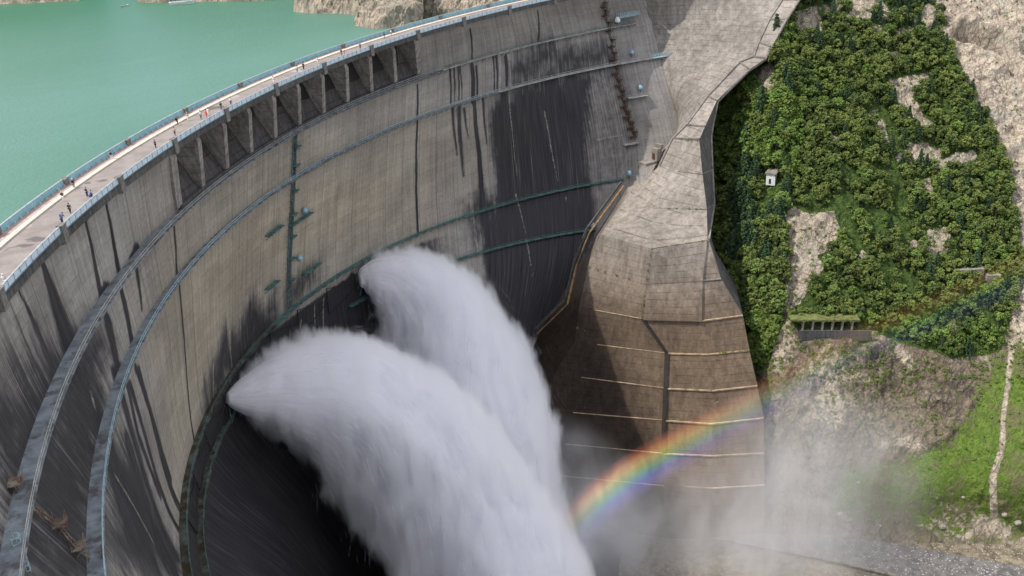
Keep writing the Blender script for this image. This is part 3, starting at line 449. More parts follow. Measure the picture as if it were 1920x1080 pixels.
for k in range(len(pil) - 1):
    a0, a1 = deg(pil[k]), deg(pil[k + 1])
    if math.degrees(a1) < END or math.degrees(a0) > -8: continue
    g = .8 / RD; s0, s1 = a0 - g, a1 + g; n = 10
    # downstream railing bay
    q = MB(); q.arc((0, 0), RD + .04, RD + .16, .08, .16, s1, s0, n); rl = q.build('railing', M['rail'], dam)
    for i in range(n + 1):
        a = s0 + (s1 - s0) * i / n; q = MB(); q.bar(rad(RD + .1, a, 0), rad(RD + .1, a, 1.1), .13); q.build('post', M['rail'], rl)
    q = MB(); q.arc((0, 0), RD + .02, RD + .2, 1.1, 1.2, s1, s0, n); q.build('handrail', M['railcap'], rl)
    q = MB(); q.arc((0, 0), RD + .07, RD + .12, .2, .98, s1, s0, n); q.build('panel', M['panelD'], rl)
    # upstream railing bay
    q = MB(); q.arc((0, 0), RD + 9.4, RD + 9.5, .16, .2, s1, s0, n); rl = q.build('railing', M['railcap'], dam)
    for i in range(n + 1):
        a = s0 + (s1 - s0) * i / n; q = MB(); q.bar(rad(RD + 9.45, a, .16), rad(RD + 9.45, a, 1.25), .12); q.box(rad(RD + 9.3, a, .3), .25, .5, .3, (math.cos(a), math.sin(a), 0), (-math.sin(a), math.cos(a), 0)); q.build('post', M['railcap'], rl)
    q = MB(); q.arc((0, 0), RD + 9.35, RD + 9.55, 1.25, 1.36, s1, s0, n); q.build('handrail', M['railcap'], rl)
    q = MB(); q.arc((0, 0), RD + 9.42, RD + 9.47, .2, 1.22, s1, s0, n); q.build('panel', M['panelU'], rl)
# spillway bays
bay = (SP1 - SP0) / 10
def prof(t):   # chute profile from gate sill to the lip: offset from the face, z
    return 7.5 * (1 - t) ** 1.0, -4.2 - 9.6 * t ** 1.6
for i in range(10):
    a0, a1 = deg(SP0 + bay * i), deg(SP0 + bay * (i + 1)); N = 14; V = []; F = []
    for j in range(N + 1):
        o, z = prof(j / N)
        for a in np.linspace(a0, a1, 5):
            V.append(face(a, z, -o - .05))
    for j in range(N):
        for k in range(4): F.append((j * 5 + k, j * 5 + k + 1, (j + 1) * 5 + k + 1, (j + 1) * 5 + k))
    mesh_obj('spillway_chute', V, F, M['chute'], dam, True)
q = MB(); q.arc((0, 0), RD + 8.2, RD + 8.6, -9, -1.1, deg(SP1), deg(SP0), 60); q.build('spillway_gate_wall', M['dark'], dam)
def pier(a, w0, w1, big=False):
    """tapering pier wall with a raked front edge standing between two chutes"""
    q = MB(); T = np.array([-math.sin(a), math.cos(a), 0]); V = []
    prf = [(-8.2, -1.1), (-.4, -1.1), (.45, -3.0), (.55, LIP - .3), (-1.2, LIP - .4), (-8.2, -7.5)]
    for sgn in (-1, 1):
        for o, z in prf:
            P = face(a, max(z, LIP), o) if z > -13.5 else face(a, z, o); P = np.array(P, float); P[2] = z; V.append(P + T * sgn * (w0 if z > -3 else w1) * .5)
    n = len(prf); F = [tuple(range(n)), tuple(range(2 * n - 1, n - 1, -1))] + [(k, (k + 1) % n, n + (k + 1) % n, n + k) for k in range(n)]
    q.add(V, F); return q.build('spillway_pier', M['pier'], dam)
for i in range(11):
    pier(deg(SP0 + bay * i), 1.6 if 0 < i < 10 else 2.2, 1.5 if 0 < i < 10 else 2.4)
# spillway lip
q = MB()
for i in range(80):
    a0, a1 = deg(SP0 + (SP1 - SP0) * i / 80), deg(SP0 + (SP1 - SP0) * (i + 1) / 80)
    p = [face(a0, -14.3, -1), face(a0, -14.3, .9), face(a1, -14.3, .9), face(a1, -14.3, -1)]; p = [np.array(x) for x in p]
    q.hexa(p + [x + np.array([0, 0, .75]) for x in p])
q.build('spillway_lip', M['edge'], dam)

# ---- inspection walkways
def ring(k, th, off, dz=0.0):
    z, cx, cy_, Rr = RINGS[k]; return np.array([cx + (Rr - off) * math.cos(th), cy_ + (Rr - off) * math.sin(th), z + dz])
def walkway(k, t0, t1, wd, mat, railmat, brmat, zoff=0.0, step=3.0):
    z, cx, cy_, Rr = RINGS[k]; L = abs(t1 - t0) * Rr; n = max(6, int(L / step)); q = MB()
    q.arc((cx, cy_), Rr - wd, Rr + .6, z - .16 + zoff, z + zoff, min(t0, t1), max(t0, t1), n)
    wk = q.build('walkway', mat, dam)
    for i in range(0, n + 1):
        t = t0 + (t1 - t0) * i / n; q = MB()
        q.bar(ring(k, t, wd * .95, zoff - .2), ring(k, t, -.3, zoff - .2), .14, .22); q.bar(ring(k, t, wd * .9, zoff - .3), ring(k, t, -.1, zoff - 1.5), .13)
        if i < 99: q.build('bracket', brmat, wk)
    q = MB()
    for i in range(n + 1):
        t = t0 + (t1 - t0) * i / n; q.bar(ring(k, t, wd - .06, zoff), ring(k, t, wd - .06, zoff + 1.05), .06)
    m2 = n * 1
    for h in (.55, 1.05):
        q.arc((cx, cy_), Rr - wd + .02, Rr - wd + .1, z + zoff + h - .04, z + zoff + h + .03, min(t0, t1), max(t0, t1), n)
    q.build('guard_rail', railmat, wk); return wk
rd = math.radians
o = walkway(1, rd(-92.5), rd(-70), 1.7, M['walkwayL'], M['teal'], M['teal'])
o = walkway(1, rd(-70), rd(-6), 2.5, M['walkway'], M['walkwayL'], M['teal'])
o = walkway(2, rd(-101.6), rd(-80), 1.9, M['walkwayL'], M['walkwayL'], M['teal'])
o = walkway(2, rd(-80), rd(-4), 2.1, M['walkway'], M['palesteel'], M['teal'])
o = walkway(3, rd(-108.8), rd(-49.5), 1.6, M['teal'], M['teal'], M['teal'])
o = walkway(3, rd(-49.5), rd(-2), 1.6, M['walkway2'], M['teal'], M['teal'])
o = walkway(4, rd(-113.2), rd(-68), 1.5, M['teal'], M['teal'], M['teal'])
o = walkway(4, rd(-38), rd(-4), 1.5, M['walkway2'], M['teal'], M['dark'])

def fpt(phi_deg, z, off=0.0):
    return np.array(face(deg(phi_deg), z, off), float)
def frame_at(phi_deg, z):
    P = fpt(phi_deg, z); Tn = fpt(phi_deg + .05, z) - fpt(phi_deg - .05, z); Tn[2] = 0; Tn /= np.linalg.norm(Tn); N = np.array([-Tn[1], Tn[0], 0]);
    if N @ (-P * np.array([1, 1, 0])) < 0: N = -N
    return P, Tn, N
# short balconies
def balcony(phi_, z, L, wd, mat, name='service_balcony'):
    P, T, N = frame_at(phi_, z); q = MB(); q.box(P + N * wd * .5, L, wd + .8, .15, T, N)
    for i in range(int(L / 1.5) + 1):
        c = P + T * (-L / 2 + i * 1.5); q.bar(c + N * wd * .9 - [0, 0, .15], c - [0, 0, 1.2], .1)
        q.bar(c + N * (wd - .05), c + N * (wd - .05) + [0, 0, 1.05], .05)
    for h in (.55, 1.05): q.bar(P - T * L / 2 + N * (wd - .05) + [0, 0, h], P + T * L / 2 + N * (wd - .05) + [0, 0, h], .05)
    return q.build(name, mat, dam)
balcony(*POS['plat1'], 8, 1.5, M['walkwayL']); balcony(*POS['plat2'], 6, 1.4, M['walkwayL'])
balcony(*POS['balc1'], 11, 1.2, M['teal']); balcony(*POS['balc2'], 8, 1.2, M['teal']); balcony(*POS['balc3'], 6, 1.4, M['teal']); balcony(*POS['balc4'], 9, 1.1, M['teal'])
# floodlight housings: dome on a bracket
def floodlight(phi_, z, s=1.0, mat=None):
    P, T, N = frame_at(phi_, z); q = MB(); q.bar(P, P + N * 1.2 * s, .15 * s); q.bar(P + N * 1.1 * s - [0, 0, .9 * s], P + N * 1.1 * s + [0, 0, .3 * s], .14 * s)
    o = q.build('floodlight', M['teal'], dam); bm = bmesh.new(); bmesh.ops.create_uvsphere(bm, u_segments=12, v_segments=8, radius=.85 * s)
    bmesh.ops.scale(bm, vec=(1, 1, 1.25), verts=bm.verts)
    for v in bm.verts:
        if v.co.z < -.5 * s: v.co.z = -.5 * s; v.co.x *= .6; v.co.y *= .6
    me = bpy.data.meshes.new('lamp_head'); bm.to_mesh(me); bm.free(); me.materials.append(mat or M['lampblue']); h = bpy.data.objects.new('lamp_head', me); col.objects.link(h); h.parent = o; h.location = P + N * 1.2 * s + np.array([0, 0, .9 * s])
for k, s_ in (('dome1', 1.3), ('dome2', 1.0), ('dome3', 1.0), ('dome4', 1.15), ('dome5', 1.15), ('lamp1', .9), ('lamp2', .9)): floodlight(*POS[k], s_, M['white'] if k == 'dome1' else None)
# railed pale platforms at the right-hand ends of the two upper walkways
for k, tt, L, wd in ((1, -91.6, 9, 2.6), (2, -100.6, 11, 2.2)):
    z, cx, cy_, Rr = RINGS[k]; q = MB(); n = 9; t0 = rd(tt + L / Rr * 28.6); t1 = rd(tt - L / Rr * 28.6); zo = 3.2 if k == 1 else .1
    q.arc((cx, cy_), Rr - wd, Rr + .3, z + zo - .12, z + zo, t1, t0, n)
    for i in range(n + 1):
        t = t0 + (t1 - t0) * i / n
        q.bar(ring(k, t, wd - .1, zo), ring(k, t, wd - .1, zo + 1.2), .09); q.bar(ring(k, t, wd * .95, zo - .1), ring(k, t, .1, zo - 1.6), .14); q.bar(ring(k, t, .4, zo), ring(k, t, .4, zo + 1.2), .08)
    for h in (.4, .8, 1.2): 
        for oo in (wd - .1, .4): q.bar(ring(k, t0, oo, zo + h), ring(k, t1, oo, zo + h), .08)
    q.build('railed_platform', M['palesteel'], dam)
# rusty stair chain on the right of the face
chain = [POS['st%d' % i] for i in range(9)]; prev = None
pts_ = []
for i in range(len(chain) - 1):
    for j in range(3): pts_.append((chain[i][0] + (chain[i + 1][0] - chain[i][0]) * j / 3, chain[i][1] + (chain[i + 1][1] - chain[i][1]) * j / 3))
def stair_landing(phi_, z, s, nxt=None, mats=None):
    P, T, N = frame_at(phi_, z); q = MB(); q.box(P + N * .8, 2.4 * s, 1.6, .12, T, N)
    for a in (-1, 1):
        for b_ in (.1, 1.5): q.bar(P + T * a * 1.15 * s + N * b_, P + T * a * 1.15 * s + N * b_ + [0, 0, 1.1], .07)
        q.bar(P + T * a * 1.1 * s + N * 1.4, P + T * a * 1.1 * s - [0, 0, 1.3], .1)
    for h in (.55, 1.1): q.bar(P - T * 1.15 * s + N * 1.5 + [0, 0, h], P + T * 1.15 * s + N * 1.5 + [0, 0, h], .06)
    o = q.build('stair_landing', (mats or M['rust']), dam)
    if nxt is not None:
        P2, T2, N2 = frame_at(*nxt); q = MB(); A = P + N * .5; B = P2 + N2 * .5
        for w_ in (-.35, .35): q.bar(A + T * w_, B + T * w_, .1, .2)
        n = max(3, int(np.linalg.norm(B - A) / .5))
        for i in range(n): c = A + (B - A) * (i + .5) / n; q.bar(c - T * .35, c + T * .35, .08)
        q.build('ladder', mats or M['rust'], o)
for i, q_ in enumerate(pts_): stair_landing(q_[0] + (.12 if i % 2 else -.12), q_[1], 1.1 if i % 2 else .8, pts_[i + 1] if i < len(pts_) - 1 else None)
lf = [POS[k] for k in ('s1', 's2', 's4', 's5', 's6')]
for i, q_ in enumerate(lf): stair_landing(q_[0], q_[1], .8, lf[i + 1] if i < 4 else None, M['scaf'])
stair_landing(POS['s3'][0], POS['s3'][1], .7, None, M['scaf'])
# caged ladder, pale blue, at the near left of the face
P, T, N = frame_at(*POS['cage']); q = MB()
for t_ in np.linspace(0, math.pi, 6): 
    b0 = P + T * .6 * math.cos(t_) + N * (.5 + .7 * math.sin(t_)); q.bar(b0 - [0, 0, 3.5], b0 + [0, 0, 2.5], .06)
for h in np.linspace(-3.4, 2.4, 9):
    pr = None
    for t_ in np.linspace(0, math.pi, 7):
        c = P + T * .6 * math.cos(t_) + N * (.5 + .7 * math.sin(t_)) + [0, 0, h]
        if pr is not None: q.bar(pr, c, .06)
        pr = c
q.build('ladder_cage', M['palesteel'], dam)
# vertical service shaft with ladder near the middle
def shaft(ph0, za, zb):
    q = MB(); zs = np.arange(za, zb, -1.5)
    for z0, z1 in zip(zs[:-1], zs[1:]):
        for dw in (-.9, .9):
            P0, T, N = frame_at(ph0, z0); P1, T1, N1 = frame_at(ph0, z1); q.bar(P0 + T * dw + N * .7, P1 + T1 * dw + N1 * .7, .14)
        q.bar(P0 + T * .9 + N * .7, P0 - T * .9 + N * .7, .09); q.bar(P0 + T * .9 + N * .7, P0 + T * .9, .08)
    return q.build('service_ladder_shaft', M['teal'], dam)
shaft(-53.2, -15.5, -62)
# dark recess strip behind it
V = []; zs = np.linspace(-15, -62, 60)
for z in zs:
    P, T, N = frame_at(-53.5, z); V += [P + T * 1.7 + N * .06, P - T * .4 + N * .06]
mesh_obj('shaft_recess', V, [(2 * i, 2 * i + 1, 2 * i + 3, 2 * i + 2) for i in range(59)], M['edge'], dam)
for z in (-19, -23.5, -30, -36, -42, -48, -54): balcony(-53.5, z, 2.6, .9, M['teal'], 'shaft_landing')
# outlet valves: concrete block, steel hood and truss frame
for k, rr in (('noz1', 3.2), ('noz2', 3.2)):
    ph_, z_ = POS[k]; P, T, N = frame_at(ph_, z_ - 1.5); q = MB(); q.tube([P - N * 1, P + N * 2.0, P + N * 2.6], [rr * .62, rr * .62, rr * .8], 20); v = q.build('outlet_valve', M['teal'], dam)
    q = MB()
    for a in (-1, 1):
        q.bar(P + T * a * 3.4 + [0, 0, 3.2], P + T * a * 3.4 - [0, 0, 4], .35); q.bar(P + T * a * 3.4 + N * 3 + [0, 0, 3.2], P + T * a * 3.4 - [0, 0, 4], .3); q.bar(P + T * a * 3.4 + [0, 0, 3.2], P + T * a * 3.4 + N * 3 + [0, 0, 3.2], .3)
    q.bar(P - T * 3.4 + N * 3 + [0, 0, 3.2], P + T * 3.4 + N * 3 + [0, 0, 3.2], .3); q.bar(P - T * 3.4 + N * 2 - [0, 0, 1.], P - T * 3.4 + N * 0 - [0, 0, 4.4], .3)
    q.build('valve_frame', M['teal'], v)
# truss floor in front of the outlets between the two lowest walkways
q = MB()
for a in np.arange(-36, -58, -3.0):
    P, T, N = frame_at(a, -64); P2, _, _ = frame_at(a, -72); q.bar(P + N * .3, P2 + N * .3, .22)
    P3, T3, N3 = frame_at(a - 3, -68); q.bar(P2 + N * .5, P3 + N3 * .5, .16); q.bar(P + N * .5, P3 + N3 * .5, .14)
q.build('outlet_truss', M['dark'], dam)

# ---- wing wall to the right of the arch
wz = [(0.5, 0), (-9, 1), (-15, 2), (-21.5, 3), (-28, 4), (-33, 5), (-38.5, 6), (-44, 7), (-50, 8), (-56, 9), (-62, 10)]
V = []; uvw = []; nC = 14
for z, r in wz:
    A = np.array(fpt(END, z, .15)); B = np.array(WALL[r][0])
    for i in range(nC + 1):
        t = i / nC; P = A + (B - A) * t; n_ = np.array([-.45, -.75, .0]) * math.sin(math.pi * t) * 5 * (1 - t * .3) * min(1, max(0, (38.5 + z) / 20)); V.append(P + n_)
mesh_obj('wing_wall', V, gridfaces(len(wz), nC + 1), M['wing'], dam, True)

# ================================================================== ABUTMENT WALL
ab = empty('abutment_wall', WALL[13][2]); abl = Vector(WALL[13][2])
tag(ab, 'stepped battered concrete abutment wall with tan ledges beside the wooded hillside', 'retaining wall')
def inv_parent(o): 
    o.location = -abl
def wallpiece(name, r0, r1, cols, mat, sub=(6, 6)):
    V = []; rows = WALL[r0:r1 + 1]
    return rows
def densify(rows, nr, ncol):
    rows = np.array(rows, float); R, C = rows.shape[:2]; out = []
    ri = np.linspace(0, R - 1, (R - 1) * nr + 1); ci = np.linspace(0, C - 1, (C - 1) * ncol + 1); G = []
    for a in ri:
        i = min(int(a), R - 2); fa = a - i
        for c in ci:
            j = min(int(c), C - 2); fc = c - j; G.append((rows[i, j] * (1 - fa) + rows[i + 1, j] * fa) * (1 - fc) + (rows[i, j + 1] * (1 - fa) + rows[i + 1, j + 1] * fa) * fc)
    return np.array(G), (len(ri), len(ci))
full = []
back_dir = np.array([-.66, -.75, 0])
for i, rw in enumerate(WALL):
    A, B, D_, E_ = (np.array(x) for x in rw)
    if i <= 9: Z_ = A + np.array([-3, -12, -10.]) * (0.6 if i < 6 else 1.0)
    else: Z_ = np.array(WALLZ[i - 10])
    F_ = E_ + back_dir * (9 if i < 8 else 22) + np.array([0, 0, -4 if i < 8 else 0]); full.append([Z_, A, B, D_, E_, F_])
Ga, sa = densify([r[:4] for r in full[:12]], 4, 4); Gb, sb = densify([r[:5] for r in full[11:]], 4, 4)
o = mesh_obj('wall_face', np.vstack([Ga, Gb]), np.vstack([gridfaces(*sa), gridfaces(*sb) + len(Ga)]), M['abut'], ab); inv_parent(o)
Ga, sa = densify([r[3:] for r in full[:12]], 4, 4); Gb, sb = densify([r[4:] for r in full[11:]], 4, 4)
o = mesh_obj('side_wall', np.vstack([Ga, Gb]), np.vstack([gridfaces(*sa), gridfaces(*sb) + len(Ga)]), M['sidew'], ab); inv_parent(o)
for cc_ in (0, 3):
    q = MB()
    for i in range(1, 9 if cc_ == 0 else 11): q.bar(np.array(WALL[i][cc_]) + [0, 0, .1], np.array(WALL[i + 1][cc_]) + [0, 0, .1], .55, .7)
    o = q.build('edge_kerb', M['wing'], ab); inv_parent(o)
q = MB()
for i in range(1, 9): q.bar(np.array(WALL[i][0]) + [0, 0, .25], np.array(WALL[i][2]) + [0, 0, .25], .4, .5)
o = q.build('step_kerb', M['wing'], ab); inv_parent(o)
# tan ledges along each lift on the front, from groove to right edge
def ledge(ptsl, wd, h, mat, name):
    q = MB(); pts = [np.array(x, float) for x in ptsl]; out_ = np.array([.75, .62, 0]) ; out_ /= np.linalg.norm(out_)
    for a, b in zip(pts[:-1], pts[1:]):
        q.hexa([a - out_ * .5 - [0, 0, h], b - out_ * .5 - [0, 0, h], b + out_ * wd - [0, 0, h], a + out_ * wd - [0, 0, h], a - out_ * .5, b - out_ * .5, b + out_ * wd, a + out_ * wd])
    o = q.build(name, mat, ab); inv_parent(o); return o
for i in range(9, len(WALL) - 1):
    rw = [np.array(x) for x in WALL[i]]
    if i in (9, 10, 11): ledge([rw[1], rw[2], rw[3]], .5, .25, M['wing'], 'ledge')
    elif i == 12: ledge([rw[1], rw[2], rw[3]], .5, .25, M['wing'], 'ledge')
    else:
        st = rw[1] if i < 18 else rw[0]
        ledge([st, rw[2], rw[3]], .6, .35, M['berm'], 'ledge')
        if i > 12: ledge([rw[0] * .75 + rw[1] * .25, rw[1]], .25, .2, M['berm'], 'ledge')
# vertical groove
q = MB()
for i in range(13, 17):
    a = np.array(WALL[i][1]); b = np.array(WALL[i + 1][1]); q.bar(a + [.35, .3, .3], b + [.35, .3, .3], 1.1, .5)
o = q.build('vertical_groove', M['groove'], ab); inv_parent(o)
# recessed darker panels beside the groove (second row of panels stands proud)
for (i, c) in ((11, 1), (12, 1)):
    a, b, c_, d_ = (np.array(WALL[i][c]), np.array(WALL[i][c + 1]), np.array(WALL[i + 1][c + 1]), np.array(WALL[i + 1][c])); off = np.array([.8, .6, 0]) * 1.1
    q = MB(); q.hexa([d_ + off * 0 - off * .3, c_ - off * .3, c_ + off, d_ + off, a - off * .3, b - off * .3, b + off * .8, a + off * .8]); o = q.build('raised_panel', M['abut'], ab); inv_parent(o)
# gutter pipe down the left side of the ridge
gut = []
for i, dx in ((10, 0), (11, 0), (12, 0), (13, 0)):
    gut.append(np.array(WALL[i][0]) + np.array([2, -3.5, .3]))
gut.append(np.array(WALL[14][0]) + np.array([5, -14, -1])); 
q = MB()
for a, b in zip(gut[:-1], gut[1:]): q.bar(a, b, .6, .3); 
o = q.build('gutter', M['pipe'], ab); inv_parent(o)
q = MB()
for a, b in zip(gut[:-1], gut[1:]): q.bar(a + np.array([-1.5, -3, .3]), b + np.array([-1.5, -3, .3]), .5, .8)
o = q.build('gutter_wall', M['edge'], ab); inv_parent(o)
# small concrete stair house at the foot of the rusty stairs
h = empty('stair_house', M_PTS['house']); tag(h, 'small pale concrete stair house where the rusty stairs meet the ridge', 'hut')
q = MB(); q.box((0, 0, 0), 5.5, 4, 1.0); q.box((-3.5, .5, 2.2), 2.2, 3, 4.6); q.box((-4.6, .5, 5), 1.2, 3.2, 1.6); q.build('wall', M['wing'], h)
q = MB(); q.box((-2.35, .2, 1.6), .15, 1.3, 2.4); q.build('doorway', M['rust'], h)

# ================================================================== LAKE, SHORE, BOAT
ph = np.linspace(deg(-125), deg(10), 90); rr = np.concatenate([np.linspace(RD + 10.6, RD + 60, 12), np.linspace(RD + 70, 1500, 40)])
PH, RR = np.meshgrid(ph, rr, indexing='ij'); X = np.stack([RR * np.cos(PH), RR * np.sin(PH), np.full(PH.shape, -12.0)], -1)
tag(mesh_obj('lake_water', X.reshape(-1, 3), gridfaces(*PH.shape), M['lake'], None, True), kind='structure', label='jade green reservoir water behind the dam')
def bank(name, line, inland, label, seed):
    line = np.array(line, float); d = np.concatenate([[0], np.cumsum(np.hypot(*(np.diff(line, axis=0).T)))]); n = int(d[-1] / 1.2)
    t = np.linspace(0, d[-1], n); L = np.stack([np.interp(t, d, line[:, 0]), np.interp(t, d, line[:, 1])], -1)
    inl = np.array(inland, float); inl /= np.linalg.norm(inl); offs = np.array([-3, 0, .8, 1.8, 3, 4.5, 6, 8, 10, 13, 17, 22, 28, 40, 60, 90, 140]); hs = np.array([-6, -.2, 1.6, 3.2, 4.6, 6, 7, 8, 9, 10.5, 12.5, 15, 19, 28, 45, 70, 100])
    OF = np.broadcast_to(offs, (n, len(offs))); X = np.stack([L[:, None, 0] + inl[0] * OF, L[:, None, 1] + inl[1] * OF, np.broadcast_to(-12 + hs, (n, len(offs)))], -1).copy()
    nz = fbm(X * .12, 5, seed, True)[..., None] * 2.6 + fbm(X * .5, 3, seed + 5)[..., None] * .9; w_ = np.clip(OF / 3, 0, 1)[..., None]; X[..., :2] += nz * inl * -1.3 * np.clip(w_ + .35, 0, 1); X[..., 2:] += nz * w_ * .8
    cv = np.zeros(X.shape[:2] + (3,)); cv[..., 1] = np.where(OF < 11, .75, .2); cv[..., 0] = np.clip((OF - 6) / 6, 0, .9)
    o = mesh_obj(name, X.reshape(-1, 3), gridfaces(*X.shape[:2]), M['hill'], None, False, None, {'cover': cv.reshape(-1, 3)}); tag(o, label, kind='structure'); return X
P_ = {k: v for k, v in M_PTS.items()}
sx = lambda k: P_[k][:2]
b2 = bank('lakeshore_hill', [(30, -470), (60, -440), sx('sh3'), sx('sh4'), sx('sh5'), (70, -370), sx('sh6'), (82, -338), sx('sh7'), (64, -333), sx('sh8'), (45, -320), (26, -300), (0, -292)], (-.72, -.70), 'pale rocky lakeshore below green trees', 3)
b1 = bank('lakeshore_hill', [(260, -680), sx('sh0'), sx('sh1'), sx('sh2'), (120, -590)], (-.1, -1), 'pale rocky far bank at the top left corner of the lake', 4)
b3 = bank('lakeshore_hill', [(100, -580), (122, -520), sx('sh2b'), (104, -497), sx('sh2c'), (62, -452), (30, -470)], (-.62, -.8), 'low rocky shore behind the moored white boat', 6)
# boat
bt = empty('tour_boat', M_PTS['boat'], 0); fd = np.array([-.8, .57, 0]); bt.rotation_euler.z = math.atan2(.50, -.87)
tag(bt, 'white two-deck tour boat floating near the far shore of the lake', 'boat')
prof_ = [(-6, 1.5), (-3, 1.9), (1, 1.9), (4, 1.4), (6.3, .15)]; V = []; 
for x, y in prof_: V += [(x, -y, 1.3 + .08 * max(0, x)), (x, y, 1.3 + .08 * max(0, x)), (x * .93, y * .6, -.3), (x * .93, -y * .6, -.3)]
F = []
for i in range(4):
    for k in range(4): F.append((4 * i + k, 4 * i + (k + 1) % 4, 4 * i + 4 + (k + 1) % 4, 4 * i + 4 + k))
F += [(3, 2, 1, 0), (16, 17, 18, 19)]; q = MB(); q.add(V, F); q.build('hull', M['white'], bt)
q = MB(); q.box((-1, 0, 2.2), 8, 3.2, 1.7); q.box((-2, 0, 3.15), 7, 3.4, .12); q.box((.6, 0, 3.7), 1.8, 2.4, 1.1); q.build('cabin', M['white'], bt)
q = MB()
for x in np.arange(-4.6, 3, 1.1): 
    for y in (-1.62, 1.62): q.box((x, y, 2.35), .8, .06, .7)
q.build('window', M['dark'], bt)
q = MB(); q.box((-2.6, 0, 4.6), 4.2, 3, .1)
for x in (-4.5, -.7):
    for y in (-1.4, 1.4): q.bar((x, y, 3.2), (x, y, 4.6), .08)
q.build('canopy', M['white'], bt)
bt2 = empty('rowing_boat', (bt.location.x + 22, bt.location.y - 22, -12), .5); tag(bt2, 'tiny open boat on the green water left of the tour boat', 'boat')
q = MB(); q.add([(-2.5, -.8, .5), (1.5, -.8, .5), (2.8, 0, .6), (1.5, .8, .5), (-2.5, .8, .5), (-2.2, -.5, -.1), (1.2, -.5, -.1), (1.2, .5, -.1), (-2.2, .5, -.1)], [(0, 1, 6, 5), (1, 2, 6), (2, 3, 7), (2, 7, 6), (3, 4, 8, 7), (4, 0, 5, 8), (5, 6, 7, 8)]); q.build('hull', M['white'], bt2)
q = MB(); q.box((0, 0, .35), .5, 1.4, .1); q.box((-1.4, 0, .35), .5, 1.4, .1); q.build('bench', M['pipe'], bt2)

# ================================================================== HILLSIDE
H = np.array(HG, float); HU_, HV_ = np.array(HU, float), np.array(HV, float)
def catmull_idx(x, knots):
    i = np.clip(np.searchsorted(knots, x, side='right') - 1, 0, len(knots) - 2); t = (x - knots[i]) / (knots[i + 1] - knots[i]); return i, t
def hermite_axis(A, x, knots, axis):
    A = np.moveaxis(A, axis, 0); K = len(knots); m = np.empty_like(A)
    for k in range(K):
        if k == 0: m[k] = (A[1] - A[0]) / (knots[1] - knots[0])
        elif k == K - 1: m[k] = (A[-1] - A[-2]) / (knots[-1] - knots[-2])
        else: h0 = knots[k] - knots[k - 1]; h1 = knots[k + 1] - knots[k]; m[k] = ((A[k] - A[k - 1]) / h0 * h1 + (A[k + 1] - A[k]) / h1 * h0) / (h0 + h1)
    i, t = catmull_idx(x, knots); h = (knots[i + 1] - knots[i]); sh = (len(x),) + (1,) * (A.ndim - 1); t = t.reshape(sh); h = h.reshape(sh)
    o = (2 * t**3 - 3 * t**2 + 1) * A[i] + (t**3 - 2 * t**2 + t) * h * m[i] + (-2 * t**3 + 3 * t**2) * A[i + 1] + (t**3 - t**2) * h * m[i + 1]
    return np.moveaxis(o, 0, axis)
hu = np.concatenate([np.arange(1232, 1950, 1.9), np.arange(1952, 2258, 5.)]); hv = np.concatenate([np.arange(-418, -20, 6.), np.arange(-20, 1010, 1.9), np.arange(1011, 1099, 6.)])
T_ = hermite_axis(hermite_axis(H, hv, HV_, 0), hu, HU_, 1)      # (v,u,3)
VV, UU = np.meshgrid(hv, hu, indexing='ij')
gu = np.gradient(T_, axis=1); gv = np.gradient(T_, axis=0); Nn = np.cross(gu, gv); Nn /= np.linalg.norm(Nn, axis=-1, keepdims=True)
if (Nn[..., 0] * 1 + Nn[..., 1] * 1 + Nn[..., 2]).mean() < 0: Nn = -Nn
def polysoft(u, v, pts, soft):
    dd, _ = segdist(u, v, list(pts) + [pts[0]]); ins = inpoly(u, v, pts); return np.clip(.5 + np.where(ins, dd, -dd) / (2 * soft), 0, 1)
un = UU + 14 * fbm(T_ * .06, 3, 21); vn = VV + 14 * fbm(T_ * .06 + 9, 3, 22)
forest = polysoft(un, vn, [(1335, 170), (1400, 160), (1450, 90), (1480, 20), (1500, -420), (2258, -420), (2258, -60), (1760, -30), (1775, 60), (1800, 150), (1858, 230), (1885, 330), (1905, 430), (1912, 500), (1900, 600), (1870, 660), (1780, 670), (1700, 650), (1600, 605), (1500, 612), (1482, 600), (1470, 560), (1462, 640), (1425, 700), (1400, 640), (1385, 570), (1340, 500), (1230, 420), (1230, 200)], 6)
holes = np.zeros_like(un)
for pts, st in [([(1490, 30), (1540, 15), (1550, 50), (1545, 78), (1500, 85), (1480, 60)], .9), ([(1395, 150), (1445, 120), (1460, 150), (1450, 190), (1420, 185)], .9), ([(1640, 20), (1665, 0), (1672, 60), (1655, 80)], .6), ([(1625, 45), (1670, 35), (1665, 70), (1640, 80), (1630, 70)], .7),
    ([(1638, 98), (1685, 92), (1700, 112), (1660, 118)], .95), ([(1668, 150), (1740, 130), (1742, 160), (1710, 180), (1740, 225), (1760, 250), (1730, 245), (1700, 225), (1680, 190)], .9), ([(1725, 285), (1745, 290), (1765, 330), (1750, 330)], .9), ([(1600, 375), (1618, 375), (1615, 397)], .9),
    ([(1715, 350), (1745, 335), (1752, 380), (1735, 395)], .85), ([(1738, 430), (1782, 425), (1785, 470), (1745, 500), (1735, 470)], .85), ([(1467, 400), (1490, 385), (1520, 400), (1570, 400), (1588, 440), (1565, 470), (1535, 480), (1545, 500), (1530, 530), (1505, 560), (1482, 600), (1465, 560), (1466, 470)], .95),
    ([(1560, 545), (1600, 535), (1600, 560), (1575, 565)], .7), ([(1770, 590), (1795, 580), (1800, 640), (1780, 640)], .7), ([(1340, 370), (1375, 370), (1378, 400), (1350, 395)], .5), ([(1455, 630), (1480, 600), (1500, 640), (1470, 700), (1450, 690)], .8)]:
    holes = np.maximum(holes, polysoft(un, vn, pts, 4) * st)
